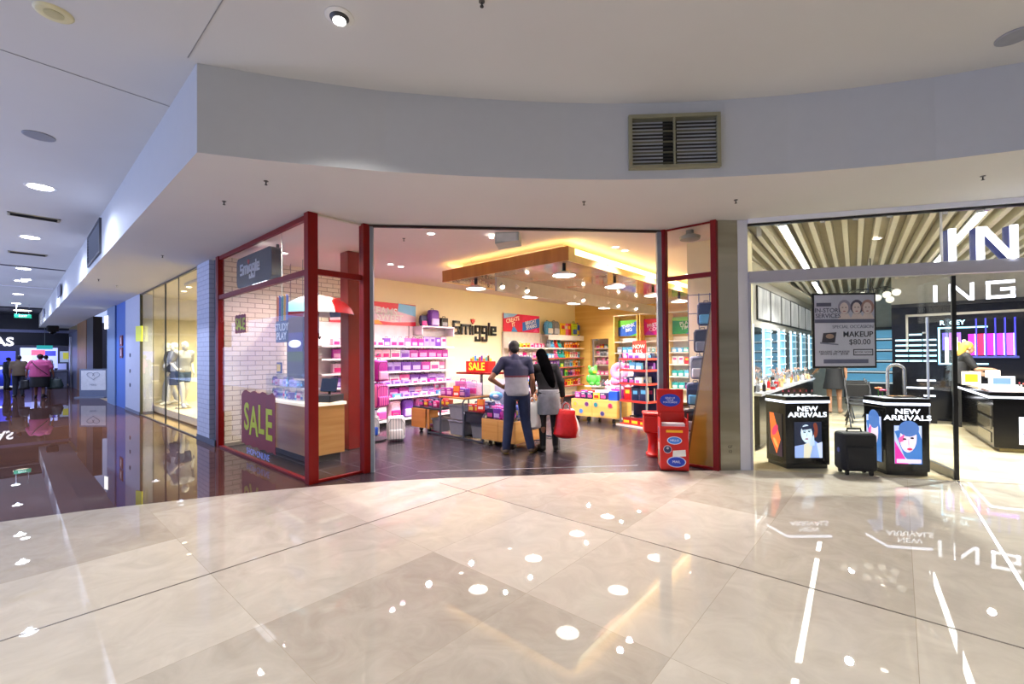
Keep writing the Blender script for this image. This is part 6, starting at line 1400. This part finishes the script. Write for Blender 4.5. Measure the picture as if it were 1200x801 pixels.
for k,(x,y) in enumerate(((-24,-1.8),)):
    ex = thing('exit_sign','green exit sign hanging from the corridor ceiling','exit sign',(x,y,3.42)); ex.scale = (.62,.62,.62)
    MB().b(-.04,-.42,-.13,.04,.42,.13).build('box', M('#1f8a6a',.4,emit=.9), ex, bevel=.01); text('lettering','EXIT',.2,M('#eafff6',.4,emit=2),ex,face((.042,0,0),(1,0)),ext=.002)
    for yy in (-.3,.3): MB().cyl((0,yy,.13),(0,yy,(H2-3.42)/.62),.012).build('hanger', GREYM, ex)
ex2 = thing('exit_sign','small teal exit sign far away under the dark bulkhead','exit sign',(-29.6,-.9,2.15))
MB().b(-.03,-.3,-.1,.03,.3,.1).build('box', M('#2a9a9a',.4,emit=1.0), ex2); MB().cyl((0,0,.1),(0,0,H2-2.15),.01).build('hanger', GREYM, ex2)

# ================================================================== mall ceiling fittings
nms = ['nearest','second','third','fourth','fifth','sixth','farthest']
for k,x in enumerate((-4.01,-7.97,-12.66,-15.5,-19.8,-23.9,-28.0)):
    o = downlight(x,-2.0,H2-.001,f'round corridor downlight, {nms[k]} in the row along the ceiling',22,.15,'#f4f6ff','corridor downlights')
    light('corridor_light','SPOT',(x,-2.0,H2-.04),300,(.66,.75,1),.05,(0,0,0),2.8,.8)
downlight(-14.98,-1.9,H2-.001,'round corridor downlight close beside the fourth one',22,.12,'#f4f6ff','corridor downlights')
dl = thing('gimbal_downlight','white gimbal downlight in the ceiling above the toy shop entrance','downlight',(2.2,-.74,H2))
MB().lathe([(.07,-.012),(.10,-.004),(.10,0),(.068,0)],28).build('trim_ring', M('#d9d8d4',.4), dl, smooth=True); MB().lathe([(.05,-.03),(.068,-.012),(.07,0),(.045,0)],28).build('black_baffle', M('#3a3a3c',.5), dl, smooth=True); MB().lathe([(.0,-.038),(.044,-.038),(.044,-.031),(.0,-.031)],24).build('lens', M('#fffdf6',.3,emit=14), dl)
light('entrance_light','SPOT',(2.2,-.74,H2-.06),140,(1,.96,.9),.06,(0,0,0),2.0,.5)
cv = thing('ceiling_dish','cream oval recessed dish without lamp in the ceiling at the top left','light fitting',(.72,-2.11,H2)); cv.scale = (.6,.6,.6)
MB().lathe([(.0,-.012),(.1,-.016),(.15,-.022),(.17,-.012),(.18,-.001),(.0,-.001)],28).build('dish', M('#d8d2a8',.5), cv, smooth=True); MB().lathe([(.05,-.024),(.09,-.022),(.09,-.016),(.05,-.016)],20).build('inner_ring', M('#bdb78c',.5), cv)
for k,(x,y,r,lb) in enumerate(((-1.9,-2.09,.17,'round grey loudspeaker grille in the corridor ceiling at the left'),(5.95,2.88,.15,'round grey loudspeaker grille in the ceiling at the top right'))):
    o = thing('ceiling_grille',lb,'loudspeaker',(x,y,H2)); o.scale = (.78,.78,.78)
    MB().lathe([(.0,-.012),(r*.9,-.012),(r*.92,-.002),(.0,-.002)],30).build('mesh_disc', M('#5d6068',.7,vary=.15,scale=90), o); MB().lathe([(r*.9,-.014),(r,-.008),(r,-.001),(r*.9,-.001)],30).build('rim', M('#8d9098',.5), o)
def louver(o, w, d, n, mat, rim):
    MB().b(-w/2,-d/2,-.012,w/2,-d/2+.03,0).b(-w/2,d/2-.03,-.012,w/2,d/2,0).b(-w/2,-d/2,-.012,-w/2+.03,d/2,0).b(w/2-.03,-d/2,-.012,w/2,d/2,0).build('frame', rim, o)
    for k in range(n): MB().b(-w/2+.03,-.018,-.002,w/2-.03,.018,.002,T=mt(0,-d/2+.04+k*(d-.08)/max(n-1,1),-.008,rx=.5)).build('slat', mat, o)
for k,(x,y) in enumerate(((-6.04,-2.0),(-10.06,-1.98))):
    o = thing('ceiling_vent', f'slotted air vent in the corridor ceiling, {["nearer","farther"][k]} one','vent',(x,y,H2),PI/2,'corridor ceiling vents'); louver(o,.62,.26,4,M('#3a3c42',.6),M('#a9a48c',.5))
for k,x in enumerate((-18.2,-21.5)):
    o = thing('ceiling_cassette', f'dark square ceiling unit with bright lamp, {["nearer","farther"][k]} one','ceiling unit',(x-9,-1.75,H2))
    MB().b(-1.3,-.75,-.06,1.3,.75,0).build('box', M('#2c2e3a',.5), o); MB().lathe([(.0,-.075),(.3,-.075),(.3,-.06),(.0,-.06)],20).build('lamp', M('#fff4dc',.4,emit=8), o)
# big vent on the curved bulkhead
va_, vb_ = Vector((3.26,1.715,0)), Vector((3.93,2.245,0)); vd = (vb_-va_).normalized(); vn = (vd.y,-vd.x)
vt = thing('air_vent','large grey louvred air vent on the curved bulkhead above the toy shop','vent',T=face((va_.x+.33*vd.x+vn[0]*.035, va_.y+.33*vd.y+vn[1]*.035+.0, 3.57),vn)@mt(.09,0,0))
W_, Hh = .88, .53
FRM = M('#8f8b70', .5)
MB().b(-W_/2,-Hh/2,-.05,W_/2,-Hh/2+.035,.012).b(-W_/2,Hh/2-.035,-.05,W_/2,Hh/2,.012).b(-W_/2,-Hh/2+.035,-.05,-W_/2+.035,Hh/2-.035,.012).b(W_/2-.035,-Hh/2+.035,-.05,W_/2,Hh/2-.035,.012).build('frame', FRM, vt, bevel=.003)
MB().b(-W_/2+.02,-Hh/2+.02,-.05,W_/2-.02,Hh/2-.02,-.045).build('backing', M('#0d0d0c',.8), vt)
for k in range(13): MB().b(-W_/2+.035,-.011,-.0015,W_/2-.035,.011,.0015,T=mt(0,-Hh/2+.06+k*.0345,-.018,rx=1.25)).build('slat', M('#3a3832' if k%3 else '#77745f',.5), vt)
MB().b(-.008,-Hh/2+.035,-.02,.008,Hh/2-.035,.006).build('centre_bar', FRM, vt)
lv = thing('air_vent','dark louvred air vent on the straight corridor bulkhead','vent',T=face((-6.0,-1.245,3.62),(-.01,-1)))
MB().b(-.95,-.3,-.02,.95,-.26,.02).b(-.95,.26,-.02,.95,.3,.02).b(-.95,-.26,-.02,-.9,.26,.02).b(.9,-.26,-.02,.95,.26,.02).build('frame', M('#4a4c54',.5), lv)
MB().b(-.92,-.28,-.015,.92,.28,-.01).build('backing', M('#101114',.8), lv)
for k in range(9): MB().b(-.9,-.02,-.002,.9,.02,.002,T=mt(0,-.23+k*.057,.004,rx=.8)).build('slat', M('#2b2d33',.5), lv)
for k,x in enumerate((-14.2,-24.0)):
    o = thing('bulkhead_sign', f'small grey plate on the corridor bulkhead, {["nearer","farther"][k]} one','plate',T=face((x,-1.225 if k==0 else -1.16,3.6),(0,-1)),group='plates on the corridor bulkhead'); MB().b(-.5,-.17,0,.5,.17,.02).build('plate', M('#6a7088',.5), o)
# sprinklers and detectors
spk = [(3.07,-.15,H2,'at the top edge of the picture'),(.6,-.66,H1,'under the lower ceiling left of the corner post'),(2.58,1.95,H1,'under the lower ceiling above the toy shop entrance'),(3.87,3.06,H1,'under the lower ceiling above the steel pillar'),(5.87,3.99,H1,'under the lower ceiling by the lit letters'),(-.34,-.75,H1,'near the corridor edge of the lower ceiling'),(-4.03,-.6,H1,'under the corridor soffit, nearest'),(-7.79,-1.0,H1,'under the corridor soffit, second'),(-8.6,-.6,H1,'under the corridor soffit, third'),(-.2,1.5,H1,'inside the toy shop near the left door post')]
for k,(x,y,z,w) in enumerate(spk):
    o = thing('sprinkler', f'small dark sprinkler head {w}','sprinkler',(x,y,z)); o.scale = (.62,.62,.62)
    MB().lathe([(.0,-.01),(.035,-.008),(.035,0),(.0,0)],16).build('escutcheon', M('#55534e',.4), o); MB().cyl((0,0,-.06),(0,0,-.008),.009).lathe([(.0,-.066),(.022,-.064),(.022,-.058),(.0,-.058)],12).build('head', M('#2a2925',.4), o)
cam_ = thing('dome_camera','small black camera under the soffit at the yellow window','camera',(-4.85,.25,H1)); MB().b(-.07,-.07,-.09,.07,.07,-.001).build('body', BLACK, cam_, bevel=.015); MB().ell((0,0,-.1),.05).build('lens', GLOSSBLACK, cam_)
cam2 = thing('dome_camera','small black camera under the far end of the corridor soffit','camera',(-27.5,-.7,H1)); MB().b(-.22,-.22,-.3,.22,.22,-.001).build('body', BLACK, cam2, bevel=.05); MB().ell((0,0,-.3),.14).build('lens', GLOSSBLACK, cam2)

# ================================================================== light
wrl = bpy.data.worlds.new('world'); sc.world = wrl; wrl.use_nodes = True
nt = wrl.node_tree; bg = nt.nodes['Background']
tc = nt.nodes.new('ShaderNodeTexCoord'); sp_ = nt.nodes.new('ShaderNodeSeparateXYZ'); rmp = nt.nodes.new('ShaderNodeValToRGB'); mp_ = nt.nodes.new('ShaderNodeMapRange')
dt_ = nt.nodes.new('ShaderNodeVectorMath'); dt_.operation = 'DOT_PRODUCT'; dt_.inputs[1].default_value = (.72,.69,0)
nt.links.new(tc.outputs['Generated'], dt_.inputs[0]); nt.links.new(dt_.outputs['Value'], mp_.inputs[0]); mp_.inputs[1].default_value = -1; mp_.inputs[2].default_value = 1
nt.links.new(mp_.outputs[0], rmp.inputs[0]); rmp.color_ramp.elements[0].color = (1.35,1.75,3.3,1); rmp.color_ramp.elements[1].color = (.19,.186,.18,1); rmp.color_ramp.elements[0].position=.0; rmp.color_ramp.elements[1].position=.26
nt.links.new(rmp.outputs[0], bg.inputs[0]); bg.inputs[1].default_value = 1.0
# spots added out of view to light the hall, no fittings built
for x in (2.2,5.2,8.2):
    for y in (-6.5,-3.6,-.7):
        if (x,y) != (2.2,-.7): 
            o = downlight(x,y,H2-.001,f'hall downlight behind the viewer at {["left","middle","right"][int((x-2.2)/3)]}, {["far","middle","near"][int((y+6.5)/2.9+.1)]} row',14,.09,'#fffdf6','hall downlights behind the viewer') if y < -2.4 and False else None
            light('hall_fill_spot','SPOT',(x,y,H2-.05),135,(1,.97,.92),.04,(0,0,0),2.75,.9)
for x in (-3,-8.5,-14,-20,-26): light('corridor_fill_spot','SPOT',(x,-5.0,.8),230 if x > -5 else 330,(.60,.69,1),.15,(PI-.35,0,0),2.7,.8)  # unseen spots added to brighten the corridor ceiling with bluish light
# general shop light from added spots that have no fittings
for y in (3.4,4.6,6.2,8.0,9.6):
    light('toy_shop_fill','SPOT',(-2.1,y,H1-.05),300,(1,.86,.94) if y < 5 else (1,.94,.86),.05,(0,-.35,0),2.5,.8)
for y in (5.2,7.0,8.8): light('toy_shop_fill','SPOT',(2.2,y,H1-.05),380,(1,.9,.76),.05,(.2,0,0),2.5,.8)
for x,y in ((4.6,6.0),(6.8,6.6),(4.4,9.5),(6.4,9.2),(8.6,8.2)): light('makeup_fill','SPOT',(x,y,H1-.1),720,(1,.98,.92),.05,(0,0,0),2.6,.8)  # extra spots added to brighten the make-up shop
light('counter_fill','SPOT',(-2.0,1.6,H1-.05),170,(1,.93,.76),.05,(-.2,0,0),2.6,.8)
for x in (-2.0,-.75): light('counter_fill','SPOT',(x,.2,H1-.04),110 if x < -1 else 220,(1,.9,.72),.05,(0,0,0),2.4,.8)  # added spots that light the counter front, no lamps modelled
light('corridor_end_light','AREA',(-31,-2,2.2),120,(.6,.65,1),3.0,(0,PI/2,0))

sc.view_settings.view_transform = 'Standard'; sc.view_settings.look = 'None'; sc.view_settings.gamma = 1; sc.view_settings.exposure = 0.0
sc.view_settings.use_curve_mapping = False
cy = sc.cycles; cy.use_denoising = True; cy.max_bounces = 8; cy.transparent_max_bounces = 24; cy.glossy_bounces = 4; cy.diffuse_bounces = 4
cy.sample_clamp_indirect = 6; cy.caustics_reflective = False; cy.caustics_refractive = False
